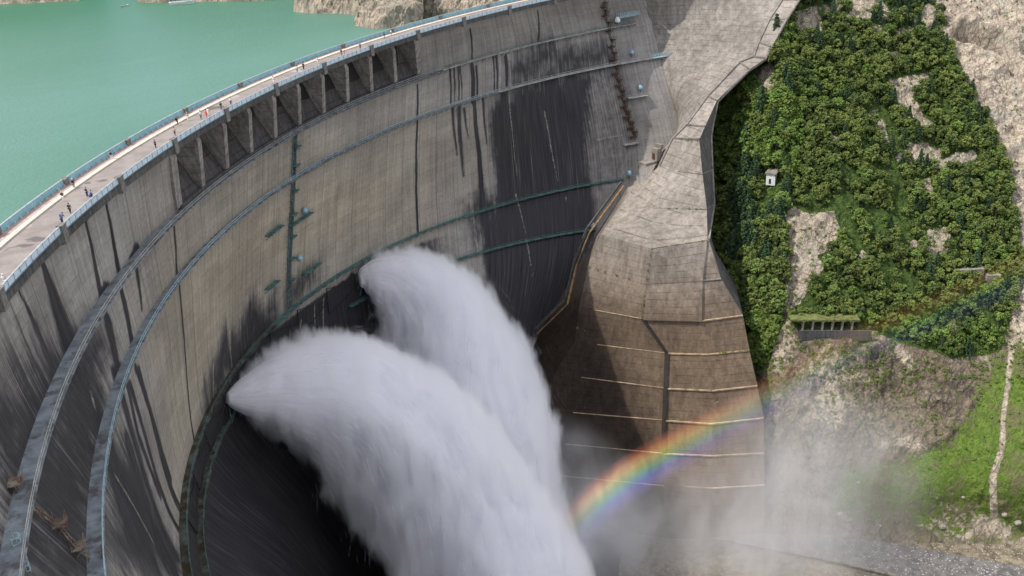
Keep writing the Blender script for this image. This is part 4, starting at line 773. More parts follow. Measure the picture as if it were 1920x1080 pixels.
cliff = polysoft(un, vn, [(1765, -60), (2258, -60), (2258, 700), (1935, 700), (1905, 640), (1898, 560), (1918, 470), (1900, 380), (1880, 290), (1850, 225), (1806, 150), (1785, 60)], 5)
grass = polysoft(un, vn, [(1900, 650), (2258, 600), (2258, 1011), (1750, 1011), (1560, 960), (1570, 880), (1620, 866), (1700, 868), (1780, 830), (1820, 780), (1835, 720), (1860, 680)], 30)
rockz = polysoft(un, vn, [(1425, 700), (1500, 650), (1600, 625), (1800, 680), (1835, 730), (1820, 790), (1780, 835), (1700, 860), (1575, 872), (1560, 960), (1425, 1000)], 10)
path = polysoft(un, vn, [(1893, 640), (1905, 640), (1892, 730), (1880, 830), (1868, 930), (1858, 1010), (1845, 1010), (1858, 900), (1870, 820), (1882, 730)], 3)
scree = np.maximum(path, polysoft(un, vn, [(1830, 960), (1900, 980), (1890, 1010), (1800, 1011)], 8) * .6)
gap = fbm(T_ * .055, 3, 91) + .35 * fbm(T_ * .25, 3, 95); holes = np.clip(np.maximum(holes, np.clip((gap - .17) * 5, 0, .95) * np.clip((UU - 1480) / 80, 0, 1)), 0, 1)
fr = forest * (1 - holes); greens = np.clip(fr + .35 * rockz + .25 * (1 - cliff) * (1 - rockz), 0, 1); greens *= (1 - cliff * .75)
rh = np.random.default_rng(44)
for cu, cv_, n_h, su, sv in ((1560, 440, 12, 50, 60), (1690, 200, 7, 45, 70), (1740, 430, 14, 50, 70), (1640, 360, 7, 60, 40), (1500, 500, 6, 20, 60), (1560, 60, 5, 60, 40), (1620, 560, 5, 80, 30), (1400, 380, 4, 30, 40), (1800, 600, 5, 60, 40)):
    for _ in range(n_h):
        a_, b_ = cu + rh.normal() * su, cv_ + rh.normal() * sv; r1, r2 = rh.uniform(6, 15), rh.uniform(16, 42); sk = rh.uniform(.2, 1.0)
        dd = np.hypot((un - a_ - (vn - b_) * sk) / r1, (vn - b_) / r2); holes = np.maximum(holes, np.clip(1.6 - dd, 0, 1) * .97)
fr = forest * (1 - holes)
cover = np.stack([greens * (1 - scree), np.clip(cliff + holes * .75 + scree + .12, 0, 1), grass * (1 - scree) * np.clip(1.3 - .7 * polysoft(un, vn, [(1600, 930), (1720, 900), (1850, 930), (1850, 1011), (1560, 1011)], 25), 0, 1)], -1)
amp = np.clip((UU - 1330) / 110, .15, 1) * np.clip((1015 - VV) / 90, .1, 1)
big = fbm(T_ * .045, 3, 31) * 3.2; rg = fbm(T_ * np.array([.16, .16, .09]), 5, 35, True); fn = fbm(T_ * .7, 3, 41)
rockamt = np.clip(cliff + holes * .6 + rockz * .9, 0, 1)
disp = amp * (big * (.6 + .5 * rockamt) + rg * (.5 + 2.0 * rockamt) + fn * (.25 + .35 * rockamt))
# dark overhang in the pale cliff
dd, _ = segdist(UU, VV, [(1800, 60), (1830, 72), (1860, 84), (1888, 105), (1900, 130)]); disp -= 7 * np.exp(-(dd / 9) ** 2)
dd, _ = segdist(UU, VV, [(1800, 42), (1840, 55), (1875, 70), (1900, 95)]); disp += 3.5 * np.exp(-(dd / 12) ** 2)
TT_ = T_ + Nn * disp[..., None]
hs_ = mesh_obj('hillside_ground', TT_.reshape(-1, 3), gridfaces(*TT_.shape[:2]), M['hill'], None, False, None, {'cover': cover.reshape(-1, 3)}); tag(hs_, 'steep rocky hillside below the dam, part wooded, part bare cream cliff', kind='structure')
def hill_at(u, v, dz=0):
    j = int(np.clip(np.searchsorted(hu, u), 0, len(hu) - 1)); i = int(np.clip(np.searchsorted(hv, v), 0, len(hv) - 1)); return TT_[i, j] + np.array([0, 0, dz]), Nn[i, j]
# plunge pool sheet at the arch foot, shade painted into its dark colour
th_ = np.linspace(rd(-135), rd(60), 60); z6, c6x, c6y, R6 = RINGS[6]; rr6 = np.linspace(1, R6 - 1, 14); A6, B6 = np.meshgrid(th_, rr6, indexing='ij'); X = np.stack([c6x + B6 * np.cos(A6), c6y + B6 * np.sin(A6), np.full(A6.shape, -151.2) + .25 * fbm(np.stack([A6 * 9, B6 * .3, A6 * 0], -1), 3, 8)], -1)
tag(mesh_obj('plunge_pool_shade', X.reshape(-1, 3), gridfaces(*A6.shape), simple('dark_pool_shade', (.03, .032, .036), .5, 0, .3, .3), None, True), 'dark plunge pool sheet with painted shade at the foot of the dam', kind='structure')
# valley floor
gx = np.linspace(-60, 320, 120); gy = np.linspace(-300, 60, 120); GX, GY = np.meshgrid(gx, gy, indexing='ij'); X = np.stack([GX, GY, np.full(GX.shape, -152.6)], -1); X[..., 2] += .35 * fbm(X * .3, 4, 51) + np.clip(-fbm(X * .05, 2, 53), -1, 0) * .6
tag(mesh_obj('valley_floor', X.reshape(-1, 3), gridfaces(*GX.shape), M['rubble'], None, True), 'brown rubble valley floor below the dam', kind='structure')
up_ = np.array([P_['rA'], P_['rB'], P_['rC'], P_['rD']]); lo_ = np.array([P_['rE'], P_['rF'], P_['rG'], P_['rH']])
rows = [up_ * (1 - t) + lo_ * t for t in (0, .5, 1)]; ext = [np.vstack([[r[0] + (r[0] - r[1]) * 1.0], r, [r[-1] + (r[-1] - r[-2]) * 2]]) for r in rows]; Gd, sh = densify(ext, 4, 6); Gd[:, 2] = -151.25
tag(mesh_obj('gravel_track', Gd, gridfaces(*sh), M['gravel'], None), 'grey gravel track along the valley floor', kind='structure')
q = MB(); lw = [x + np.array([0, 0, .25]) for x in ext[2]]
for a, b in zip(lw[:-1], lw[1:]): q.bar(a, b, .5, .5)
o = q.build('low_kerb_wall', M['rubble']); tag(o, 'low brown kerb wall along the lower edge of the gravel track', 'wall')

# hill structures
hut = empty('concrete_hut', hill_at(1446, 336)[0] + np.array([0, 0, -.3])); tag(hut, 'small white flat-roofed hut among dark trees on the hillside', 'hut')
q = MB(); q.box((0, 0, 1.2), 4.6, 3, 4.0); q.build('wall', M['white'], hut); q = MB(); q.box((0, 0, 3.35), 5.4, 3.8, .3); q.build('roof', M['wing'], hut); q = MB(); q.box((2.34, -.2, .6), .06, .7, 1.7); q.build('door', M['dark'], hut)
hut.rotation_euler.z = .5
ga = hill_at(1500, 612)[0]; gb = hill_at(1592, 612)[0]; gd = gb - ga; gl = np.linalg.norm(gd); gdn = gd / gl; go = np.array([.62, .74, 0])
sh_ = empty('rock_shelter', (ga + gb) / 2); tag(sh_, 'open concrete rock shelter with row of posts under mossy roof on the hillside', 'shelter')
q = MB(); 
def loc_(v): return np.array(v) - (ga + gb) / 2
for i in range(6): c = ga + gd * i / 5 + go * 2.5; q.bar(loc_(c - [0, 0, 2]), loc_(c + [0, 0, 3.4]), .55); q.bar(loc_(c + [0, 0, 2.6]), loc_(c + gdn * 1 + [0, 0, 3.4]), .35)
q.build('post_row', M['wing'], sh_); q = MB(); q.bar(loc_(ga - gdn * 4 + go * .9 + [0, 0, 3.7]), loc_(gb + gdn * 2 + go * .9 + [0, 0, 3.7]), 4.4, .6); q.build('roof', M['moss'], sh_)
q = MB(); q.bar(loc_(ga - gdn * 1 + go * 2.8 - [0, 0, 1.6]), loc_(gb + gdn * 6 + go * 2.8 - [0, 0, 1.6]), .7, 3.4); q.build('base_wall', M['edge'], sh_)
q = MB(); q.bar(loc_(ga + go * -.8 + [0, 0, 1]), loc_(gb + go * -.8 + [0, 0, 1]), .3, 4); q.build('back_wall', M['groove'], sh_)
pc = hill_at(1815, 535)[0]; po = empty('portal_frame', pc); tag(po, 'grey concrete tunnel portal frame and pale block among hazy trees', 'portal'); po.rotation_euler.z = math.atan2(.57, -.8)
q = MB(); q.box((-4, 1, 0), 1, 1, 9); q.box((4, 1, 0), 1, 1, 9); q.box((0, 1, 5), 9, 1.2, 1); q.build('frame', M['wing'], po)
q = MB(); q.box((7.5, 1, 0), 4.5, 3, 7); q.build('block', M['wing'], po)

# boulders on the lower slope
brk = []
for i, (u, v, s_) in enumerate([(1574, 960, 1.6), (1702, 838, .9), (1765, 985, 1.9), (1795, 1005, 1.5), (1805, 930, 1.1), (1880, 960, 1.6), (1905, 975, 2.0), (1650, 985, 1.0), (1610, 905, 1.0)]):
    P, N = hill_at(u, v); bm = bmesh.new(); s_ *= .5; bmesh.ops.create_icosphere(bm, subdivisions=3, radius=s_)
    co = np.array([v_.co[:] for v_ in bm.verts]); dn = fbm(co / s_ * 1.3 + i * 7, 4, 60 + i, True) * .3 + 1
    for v_, k in zip(bm.verts, dn): v_.co *= k; v_.co.z *= .75
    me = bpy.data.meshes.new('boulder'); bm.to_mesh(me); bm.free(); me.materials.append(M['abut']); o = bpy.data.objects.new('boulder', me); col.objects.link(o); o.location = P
    tag(o, ['grey-brown boulder at the foot of the hazy rock slope', 'small boulder at the edge of the brown crag', 'large boulder just above the gravel track', 'flat boulder touching the gravel track', 'lone boulder in the thin grass', 'boulder in the bright grass right of the white path', 'biggest boulder at the right edge beside the white path', 'round boulder on the brown scree above the track', 'boulder on the pale green grass patch'][i], 'boulder', 'boulders on the lower slope')

# ================================================================== TREES
def leaf_cloud(centres, radii, per, size, rs, upb=.35, needle=False):
    C = np.repeat(np.asarray(centres, float), per, 0); Rr = np.repeat(np.asarray(radii, float), per)[:, None]; n = len(C)
    d = rs.normal(size=(n, 3)); d[:, 2] += upb; d /= np.linalg.norm(d, axis=1, keepdims=True); P = C + d * Rr * rs.uniform(.55, 1.05, (n, 1)) * np.array([1, 1, .8])
    nr = d + rs.normal(size=(n, 3)) * .55; nr[:, 2] += .5; nr /= np.linalg.norm(nr, axis=1, keepdims=True); a = rs.normal(size=(n, 3)); t = np.cross(nr, a); t /= np.linalg.norm(t, axis=1, keepdims=True); b = np.cross(nr, t)
    s = size * rs.uniform(.6, 1.3, (n, 1)); w = s * (.45 if needle else .8)
    V = np.stack([P - t * s - b * w * .6, P + t * s * .2 - b * w, P + t * s + b * w * .5, P - t * s * .3 + b * w], 1).reshape(-1, 3)
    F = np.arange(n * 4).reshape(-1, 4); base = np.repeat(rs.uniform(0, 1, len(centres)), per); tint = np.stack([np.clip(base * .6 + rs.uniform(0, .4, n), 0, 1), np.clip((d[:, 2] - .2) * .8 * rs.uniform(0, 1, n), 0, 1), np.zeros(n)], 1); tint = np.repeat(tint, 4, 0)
    return V, F, tint
def proto(kind, seed):
    rs = np.random.default_rng(seed); q = MB(); cs = []; rr = []
    if kind in ('A', 'L'):
        h = 5.2; top = np.array([rs.normal() * .3, rs.normal() * .3, h * .75]); q.tube([(0, 0, -1), (0.05, 0, 1.2), top * .6, top], [.26, .2, .13, .05], 7)
        for i in range(26):
            a = rs.uniform(0, 2 * math.pi); e = rs.uniform(-.25, 1) ; rad_ = 2.3 * math.cos(e * 1.35) * rs.uniform(.45, 1.0); c = np.array([math.cos(a) * rad_, math.sin(a) * rad_, h * .62 + 1.9 * math.sin(e * 1.4) + rs.normal() * .2]); cs.append(c); rr.append(rs.uniform(.55, 1.0))
            if i % 3 == 0: q.tube([top * rs.uniform(.4, .9), c * .9 + top * .08], [.09, .03], 5)
        V, F, T = leaf_cloud(cs, rr, 32, .27, rs)
    else:
        h = 8.2; q.tube([(0, 0, -1), (0, 0, 2), (0, 0, h * .6), (0, 0, h)], [.24, .18, .1, .03], 7)
        z = 1.3
        while z < h:
            k = 1 - (z - 1.0) / (h - .8); n = max(3, int(7 * k + 2)); o = rs.uniform(0, 6)
            for i in range(n):
                a = o + 2 * math.pi * i / n + rs.normal() * .15; L = 2.2 * k * rs.uniform(.75, 1.1) + .15
                for f in (.45, .8, 1.0): cs.append((math.cos(a) * L * f, math.sin(a) * L * f, z - L * f * .28)); rr.append(.42 * (1.15 - f * .5))
                if k > .3: q.tube([(0, 0, z), (math.cos(a) * L * .8, math.sin(a) * L * .8, z - L * .2)], [.05, .02], 4)
            z += .62
        V, F, T = leaf_cloud(cs, rr, 11, .27, rs, .1, True)
    return q, V, F, T
PROTO = {}; LITE = {}
for kind, seeds in (('A', (1, 2, 3, 4)), ('C', (11, 12)), ('L', (21, 22, 23))):
    PROTO[kind] = [proto(kind, s) for s in seeds]
for kind in ('A', 'L', 'C'):
    LITE[kind] = []
    for q_, V_, F_, T_l in PROTO[kind]:
        nq = len(F_); sel = np.random.default_rng(nq).random(nq) < .45; Vq = V_.reshape(nq, 4, 3)[sel]; cq = Vq.mean(1, keepdims=True); Vq = cq + (Vq - cq) * 1.45; Tq = T_l.reshape(nq, 4, 3)[sel]; LITE[kind].append((q_, Vq.reshape(-1, 3), np.arange(len(Vq) * 4).reshape(-1, 4), Tq.reshape(-1, 3)))
MATL = {'A': M['leafA'], 'C': M['leafC'], 'L': M['leafL']}
cand = []
fr_i = lambda u, v: fr[int(np.clip(np.searchsorted(hv, v), 0, len(hv) - 1)), int(np.clip(np.searchsorted(hu, u), 0, len(hu) - 1))]
cells = {}
def try_place(u, v, mind):
    P, N = hill_at(u, v); key = tuple((P // mind).astype(int))
    for a in (-1, 0, 1):
        for b_ in (-1, 0, 1):
            for c in (-1, 0, 1):
                for Q in cells.get((key[0] + a, key[1] + b_, key[2] + c), ()):
                    if np.linalg.norm(P - Q) < mind: return None
    cells.setdefault(key, []).append(P); return P, N
for _ in range(60000):
    u = rng.uniform(1325, 2240) if rng.random() < .2 else rng.uniform(1325, 1935); v = rng.uniform(-330, 690) if rng.random() < .15 else rng.uniform(-25, 690)
    if rng.random() > (fr_i(u, v) - .42) * 4: continue
    if abs(u - 1446) < 26 and 318 < v < 392: continue
    md = 2.3 if rng.random() < .35 else 1.45; r = try_place(u, v, md)
    if r is None: continue
    P, N = r
    light = (u < 1500 and 165 < v < 345 and rng.random() < .75) or (v > 600 and rng.random() < .6) or rng.random() < .07
    con = (1370 < u < 1480 and 320 < v < 520 and rng.random() < .6) or (u > 1500 and v < 60 and rng.random() < .35) or rng.random() < .07 or (1640 < u < 1760 and 180 < v < 330 and rng.random() < .25)
    kind = 'C' if con else 'L' if light else 'A'; s = rng.uniform(.28, .62) if md < 2 else rng.uniform(.5, 1.0); s *= (1.45 if u < 1480 else 1.0) * (.8 if v > 600 else 1) * (.72 if N[2] < .3 and u > 1700 else 1)
    vis = 1 if (u < 1930 and -20 < v) else 0
    cand.append((vis * s / np.linalg.norm(P - np.array(CAM['loc'])), kind, int(rng.integers(0, 10)) % len(PROTO[kind]), P, s, rng.uniform(0, 6.28), u, v))
cand.sort(key=lambda c: -c[0])
trunk_me = {}; crown_me = {}
def tree_thing(kind, k, P, s, rz, label, group):
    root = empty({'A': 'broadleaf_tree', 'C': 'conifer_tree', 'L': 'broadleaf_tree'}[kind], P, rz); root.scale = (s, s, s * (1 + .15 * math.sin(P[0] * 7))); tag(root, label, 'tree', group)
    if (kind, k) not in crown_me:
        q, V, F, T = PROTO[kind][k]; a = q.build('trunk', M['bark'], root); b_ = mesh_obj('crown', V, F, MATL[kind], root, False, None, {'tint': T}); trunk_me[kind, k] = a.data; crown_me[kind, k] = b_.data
    else:
        for nm, me in (('trunk', trunk_me[kind, k]), ('crown', crown_me[kind, k])):
            o = bpy.data.objects.new(nm, me); col.objects.link(o); o.parent = root
LB = {('A', 0): 'dark green broadleaf tree in the dense wood on the upper hillside', ('A', 1): 'dark green broadleaf tree in the dense wood on the lower hillside', ('C', 0): 'narrow dark conifer among broadleaf trees on the hillside', ('C', 1): 'narrow dark conifer among broadleaf trees on the hillside', ('L', 0): 'bright green leafy tree beside the concrete ridge', ('L', 1): 'yellow-green leafy tree at the lower edge of the wood'}
for c in cand[:285]:
    low = 1 if c[7] > 330 else 0; lab = LB[c[1], low]
    tree_thing(c[1], c[2], c[3], c[4], c[5], lab, lab.replace(' tree ', ' trees ').replace('conifer', 'conifers'))
def joined(name, items, label, kindname):
    """trees of one kind as a single mesh"""
    VA = []; FA = []; TA = []; b = 0
    for kind, k, P, s, rz in items:
        q, V, F, T = (LITE if s < .62 else PROTO)[kind][k]; c_, s_ = math.cos(rz), math.sin(rz); Rm = np.array([[c_, -s_, 0], [s_, c_, 0], [0, 0, 1]]); W_ = (V * s) @ Rm.T + P; VA.append(W_); FA.append(F + b); br = (math.sin(P[0] * 12.9 + P[1] * 7.1) * .5 + .5) * .5 - .25; TA.append(np.clip(T + np.array([br, br * .5, 0]), 0, 1)); b += len(V)
    if VA: o = mesh_obj(name, np.concatenate(VA), np.concatenate(FA), MATL[kindname], None, False, None, {'tint': np.concatenate(TA)}); tag(o, label, kind='stuff')
rest = cand[285:]
for kn, nm, lb in (('A', 'woodland_foliage', 'dense dark green wood covering the steep hillside'), ('C', 'conifer_woodland_foliage', 'dark conifers scattered through the hillside wood'), ('L', 'light_woodland_foliage', 'lighter green trees scattered through the hillside wood')):
    joined(nm, [c[1:6] for c in rest if c[1] == kn], lb, kn)
# undergrowth: little bushes in the gaps, on the cliff edges and over the lower slope
rs = np.random.default_rng(5); cs = []; rr = []; csl = []; rrl = []
for _ in range(9000):
    u = rs.uniform(1338, 1940); v = rs.uniform(-20, 1000); iv = int(np.clip(np.searchsorted(hv, v), 0, len(hv) - 1)); iu = int(np.clip(np.searchsorted(hu, u), 0, len(hu) - 1)); P, N = hill_at(u, v)
    fo, cl, gr, rk, ho = forest[iv, iu], cliff[iv, iu], grass[iv, iu], rockz[iv, iu], holes[iv, iu]; n = vnoise(P * .12, 77) 
    p = .9 * fo * (1 - ho) + .22 * ho + .16 * cl * (n > .1) + .10 * gr * (v < 880) + .35 * rk * (n > .05) + (.8 if (600 < v < 720 and n > -.2) else 0)
    if rs.random() > p or v > 950: continue
    (csl if (v > 560 or gr > .3 or rs.random() < .35) else cs).append(P + [0, 0, .2]); (rrl if len(csl) > len(rrl) else rr).append(rs.uniform(.35, .95) * (.6 if cl > .3 or gr > .3 or v > 760 else 1))
V, F, T = leaf_cloud(cs, rr, 26, .19, rs, .6); tag(mesh_obj('undergrowth', V, F, M['leafA'], None, False, None, {'tint': T}), 'low dark bushes filling gaps between the hillside trees', kind='stuff')
V, F, T = leaf_cloud(csl, rrl, 26, .19, rs, .6); tag(mesh_obj('light_undergrowth', V, F, M['leafL'], None, False, None, {'tint': T}), 'low bright bushes scattered over the lower slope', kind='stuff')
# trees on the lake shore
k_ = 0
for X, cnt, lab, vr in ((b2, 70, 'green tree on top of the pale rocky lakeshore', (6, 14)), (b1, 12, 'small green tree on the far lake bank, top left', (6, 13)), (b3, 12, 'small green tree behind the moored tour boat', (5, 13))):
    for i in range(cnt):
        a = int(rng.integers(2, X.shape[0] - 2)); b_ = int(rng.integers(*vr)); P = X[a, b_]
        kd = 'A' if rng.random() < .6 else 'L' if rng.random() < .5 else 'C'; tree_thing(kd, int(rng.integers(0, len(PROTO[kd]))), P + np.array([rng.normal(), rng.normal(), -.3]), rng.uniform(.5, .95), rng.uniform(0, 6), lab, lab.replace('tree', 'trees'))
# tufts growing on the ledges of the abutment wall
cs = []; rr = []
for (i, c0, c1, n) in ((11, 1, 2, 16), (12, 0, 1, 8), (13, 1, 2, 10), (14, 2, 3, 12), (15, 1, 2, 5), (8, 1, 2, 4), (10, 1, 2, 6)):
    a, b_ = np.array(WALL[i][c0]), np.array(WALL[i][c1])
    for _ in range(n): t = rs.random(); cs.append(a + (b_ - a) * t + np.array([.4, .35, .1])); rr.append(rs.uniform(.15, .45))
for i in range(11, 13):
    a, b_ = np.array(WALL[i][1]), np.array(WALL[i + 1][1])
    for _ in range(9): t = rs.random(); cs.append(a + (b_ - a) * t + np.array([.9, .7, 0])); rr.append(rs.uniform(.15, .4))
V, F, T = leaf_cloud(cs, rr, 20, .14, rs, .6); tag(mesh_obj('ledge_weeds', V, F, M['leafL'], None, False, None, {'tint': T}), 'tufts of weeds growing along the ledges of the abutment wall', kind='stuff')


# ================================================================== WATER JETS
def mat_spray(name, dens, colr=(.96, .97, 1.0), an=.2, noisy=False, scale=.12):
    s = NT(name); at = s.n('ShaderNodeAttribute', attribute_name='density'); d_ = s.math('MULTIPLY', at.outputs['Fac'], dens)
    if noisy:
        co = obj_co(s); n = s.noise(s.scalev(co, (1, 1, .55)), scale * 1.5, 5, .65, .8); d_ = s.math('MULTIPLY', d_, s.ramp(n, .32, .70, .12, 1.25))
    v = s.n('ShaderNodeVolumePrincipled', {'Color': (*colr, 1), 'Density': d_, 'Anisotropy': an}); v.inputs['Density Attribute'].default_value = ''
    s.t.links.new(v.outputs[0], s.out.inputs['Volume']); return s.m
def mat_core():
    s = NT('white_water'); at = s.n('ShaderNodeAttribute', attribute_name='foam_shade'); sp = s.n('ShaderNodeSeparateColor', {0: at.outputs['Color']})
    co = obj_co(s); n = s.noise(s.scalev(co, (1, 1, .22)), .4, 5, .6)
    cc = s.mix(s.ramp(s.math('ADD', sp.outputs[0], s.math('MULTIPLY', s.math('SUBTRACT', n, .5), .5)), .2, .8), (.66, .67, .73, 1), (.95, .935, .98, 1))
    b = s.n('ShaderNodeBsdfDiffuse', {0: cc}); t = s.n('ShaderNodeBsdfTranslucent', {0: cc}); mx = s.n('ShaderNodeMixShader', {0: .25, 1: b.outputs[0], 2: t.outputs[0]}); s.t.links.new(mx.outputs[0], s.out.inputs[0]); return s.m
M['core'] = mat_core(); 
def mat_fringe():
    s = NT('spray_fringe'); at = s.n('ShaderNodeAttribute', attribute_name='density'); co = obj_co(s); n = s.noise(s.scalev(co, (1, 1, .22)), .34, 4, .6, .5)
    d_ = s.math('SUBTRACT', s.math('MULTIPLY', at.outputs['Fac'], 1.9), s.ramp(n, .28, .72, 0, .9)); d_ = s.math('MULTIPLY', s.math('MAXIMUM', d_, 0), JET_DENS)
    v = s.n('ShaderNodeVolumePrincipled', {'Color': (.985, .985, 1.0, 1), 'Density': d_, 'Anisotropy': .1}); v.inputs['Density Attribute'].default_value = ''; s.t.links.new(v.outputs[0], s.out.inputs['Volume']); return s.m
M['spray'] = mat_fringe()
s = NT('spray_filament'); b = s.n('ShaderNodeBsdfDiffuse', {0: (.97, .97, 1, 1)}); t = s.n('ShaderNodeBsdfTranslucent', {0: (.97, .97, 1, 1)}); mx = s.n('ShaderNodeMixShader', {0: .5, 1: b.outputs[0], 2: t.outputs[0]}); tp = s.n('ShaderNodeBsdfTransparent'); mx2 = s.n('ShaderNodeMixShader', {0: .14, 1: tp.outputs[0], 2: mx.outputs[0]}); s.t.links.new(mx2.outputs[0], s.out.inputs[0]); M['filament'] = s.m
def fog_nodes(name, voxel, band, inset, mat, keep_core):
    g = bpy.data.node_groups.new(name, 'GeometryNodeTree'); g.interface.new_socket('Geometry', in_out='INPUT', socket_type='NodeSocketGeometry'); g.interface.new_socket('Geometry', in_out='OUTPUT', socket_type='NodeSocketGeometry')
    i = g.nodes.new('NodeGroupInput'); o = g.nodes.new('NodeGroupOutput'); mv = g.nodes.new('GeometryNodeMeshToVolume'); mv.resolution_mode = 'VOXEL_SIZE'
    mv.inputs['Density'].default_value = 1; mv.inputs['Voxel Size'].default_value = voxel; mv.inputs['Interior Band Width'].default_value = band
    sm = g.nodes.new('GeometryNodeSetMaterial'); sm.inputs['Material'].default_value = mat; g.links.new(i.outputs[0], mv.inputs['Mesh']); g.links.new(mv.outputs[0], sm.inputs[0])
    if keep_core:
        nm = g.nodes.new('GeometryNodeInputNamedAttribute'); nm.data_type = 'FLOAT'; nm.inputs[0].default_value = 'inset'; nn = g.nodes.new('GeometryNodeInputNormal'); vm = g.nodes.new('ShaderNodeVectorMath'); vm.operation = 'SCALE'; ng = g.nodes.new('ShaderNodeMath'); ng.operation = 'MULTIPLY'; ng.inputs[1].default_value = -1
        g.links.new(nm.outputs[0], ng.inputs[0]); g.links.new(nn.outputs[0], vm.inputs[0]); g.links.new(ng.outputs[0], vm.inputs['Scale']); sp = g.nodes.new('GeometryNodeSetPosition'); g.links.new(i.outputs[0], sp.inputs[0]); g.links.new(vm.outputs[0], sp.inputs['Offset'])
        j = g.nodes.new('GeometryNodeJoinGeometry'); g.links.new(sp.outputs[0], j.inputs[0]); g.links.new(sm.outputs[0], j.inputs[0]); g.links.new(j.outputs[0], o.inputs[0])
    else: g.links.new(sm.outputs[0], o.inputs[0])
    return g
SPRAY = []
def jet(name, J, label, seed, dens):
    J = np.array(J, float); k = np.arange(len(J)); tt = np.linspace(0, len(J) - 1, 200)
    C = hermite_axis(J, tt, k.astype(float), 0); n = 150; d = np.gradient(C[:, :3], axis=0); d /= np.linalg.norm(d, axis=1, keepdims=True); up = np.array([0, 0, 1.]); x = np.cross(d, up); x /= np.linalg.norm(x, axis=1, keepdims=True); y = np.cross(x, d)
    arc = np.concatenate([[0], np.cumsum(np.linalg.norm(np.diff(C[:, :3], axis=0), axis=1))]); ang = np.linspace(0, 2 * math.pi, n, endpoint=False)
    A, S_ = np.meshgrid(ang, arc, indexing='xy'); Rr = C[:, 3][:, None]
    q = np.stack([np.cos(A) * 5, np.sin(A) * 5, S_ * .035], -1); st = fbm(q * 1.6, 4, seed, True); q2 = np.stack([np.cos(A) * 2, np.sin(A) * 2, S_ * .05], -1); bl = fbm(q2, 4, seed + 3); q3 = np.stack([np.cos(A) * 14, np.sin(A) * 14, S_ * .12], -1); fi = fbm(q3, 3, seed + 6)
    g = np.clip(S_ / 25, .15, 1); Rd = 1.4 + Rr * (1 + (.03 * st + .20 * bl * g + .05 * fi * g)) 
    V = C[:, None, :3] + x[:, None] * (np.cos(A) * Rd)[..., None] + y[:, None] * (np.sin(A) * Rd)[..., None]
    F = []; N_ = len(tt); i, j = np.meshgrid(np.arange(N_ - 1), np.arange(n), indexing='ij'); a = (i * n + j).ravel(); b_ = (i * n + (j + 1) % n).ravel(); F = np.stack([a, b_, b_ + n, a + n], 1)
    # close the ends with fans of quads collapsed to the centre line
    V2 = np.concatenate([V.reshape(-1, 3), C[:1, :3], C[-1:, :3]]); c0 = N_ * n; caps = [(c0, (k_ + 1) % n, k_, k_) for k_ in range(0)]
    me_faces = [tuple(f) for f in F.tolist()] + [(c0, (k_ + 1) % n, k_) for k_ in range(n)] + [(c0 + 1, (N_ - 1) * n + k_, (N_ - 1) * n + (k_ + 1) % n) for k_ in range(n)]
    foam_shade = np.clip(.55 + st * .22 + bl * .5 + fi * .15, 0, 1).ravel(); foam_shade = np.concatenate([foam_shade, [.5, .5]]); o = mesh_obj(name, V2, me_faces, M['core'], None, True, None, {'foam_shade': np.stack([foam_shade] * 3, -1)})  # streak tone, with fold shade painted darker in the hollows
    bm = bmesh.new(); bm.from_mesh(o.data); bmesh.ops.recalc_face_normals(bm, faces=bm.faces); bm.to_mesh(o.data); bm.free()
    SPRAY.append((V2.copy(), [tuple(f) for f in me_faces]))
    kr = .70 + .05 * np.clip(S_ / 40, 0, 1); Rc = Rr * kr * (1 + .16 * bl * g + .02 * st); VC = C[:, None, :3] + x[:, None] * (np.cos(A) * Rc)[..., None] + y[:, None] * (np.sin(A) * Rc)[..., None]
    o.data.vertices.foreach_set('co', np.concatenate([VC.reshape(-1, 3), C[:1, :3], C[-1:, :3]]).astype(np.float32).ravel()); o.data.update()
    rs_ = np.random.default_rng(seed); nF = 1500; ii = (len(tt) * rs_.uniform(.02, .97, nF)).astype(int); jj = rs_.integers(0, n, nF); base = V[ii, jj]; nx = V[np.minimum(ii + 3, N_ - 1), jj] - V[np.maximum(ii - 3, 0), jj]; nx /= np.linalg.norm(nx, axis=1, keepdims=True); ow = base - C[ii, :3]; ow /= np.linalg.norm(ow, axis=1, keepdims=True)
    gr = np.clip(C[ii, 3] / 25, .12, 1)[:, None]; a_ = base + ow * rs_.uniform(-.3, 2.6, (nF, 1)) ** 1.0 * gr; dr = nx + ow * rs_.uniform(-.05, .22, (nF, 1)) + np.array([0, 0, -.12]); Ln = rs_.uniform(2.0, 8.5, (nF, 1)) * gr; sd__ = np.cross(dr, ow); sd__ /= np.linalg.norm(sd__, axis=1, keepdims=True); wd_ = rs_.uniform(.06, .26, (nF, 1)) * np.sqrt(gr)
    FV = np.stack([a_, a_ + dr * Ln * .5 + sd__ * wd_, a_ + dr * Ln, a_ + dr * Ln * .5 - sd__ * wd_], 1).reshape(-1, 3); mesh_obj('spray_filaments', FV, np.arange(nF * 4).reshape(-1, 4), M['filament'], o)['kind'] = 'stuff'
    tag(o, label, 'water jet', 'water jets shooting from the dam outlets'); return o
jet('water_jet', JET1, 'larger white water jet bursting from the left outlet and spreading as it falls', 101, 1)
jet('water_jet', JET2, 'farther white water jet arching from the right outlet with feathery right edge', 131, 1)

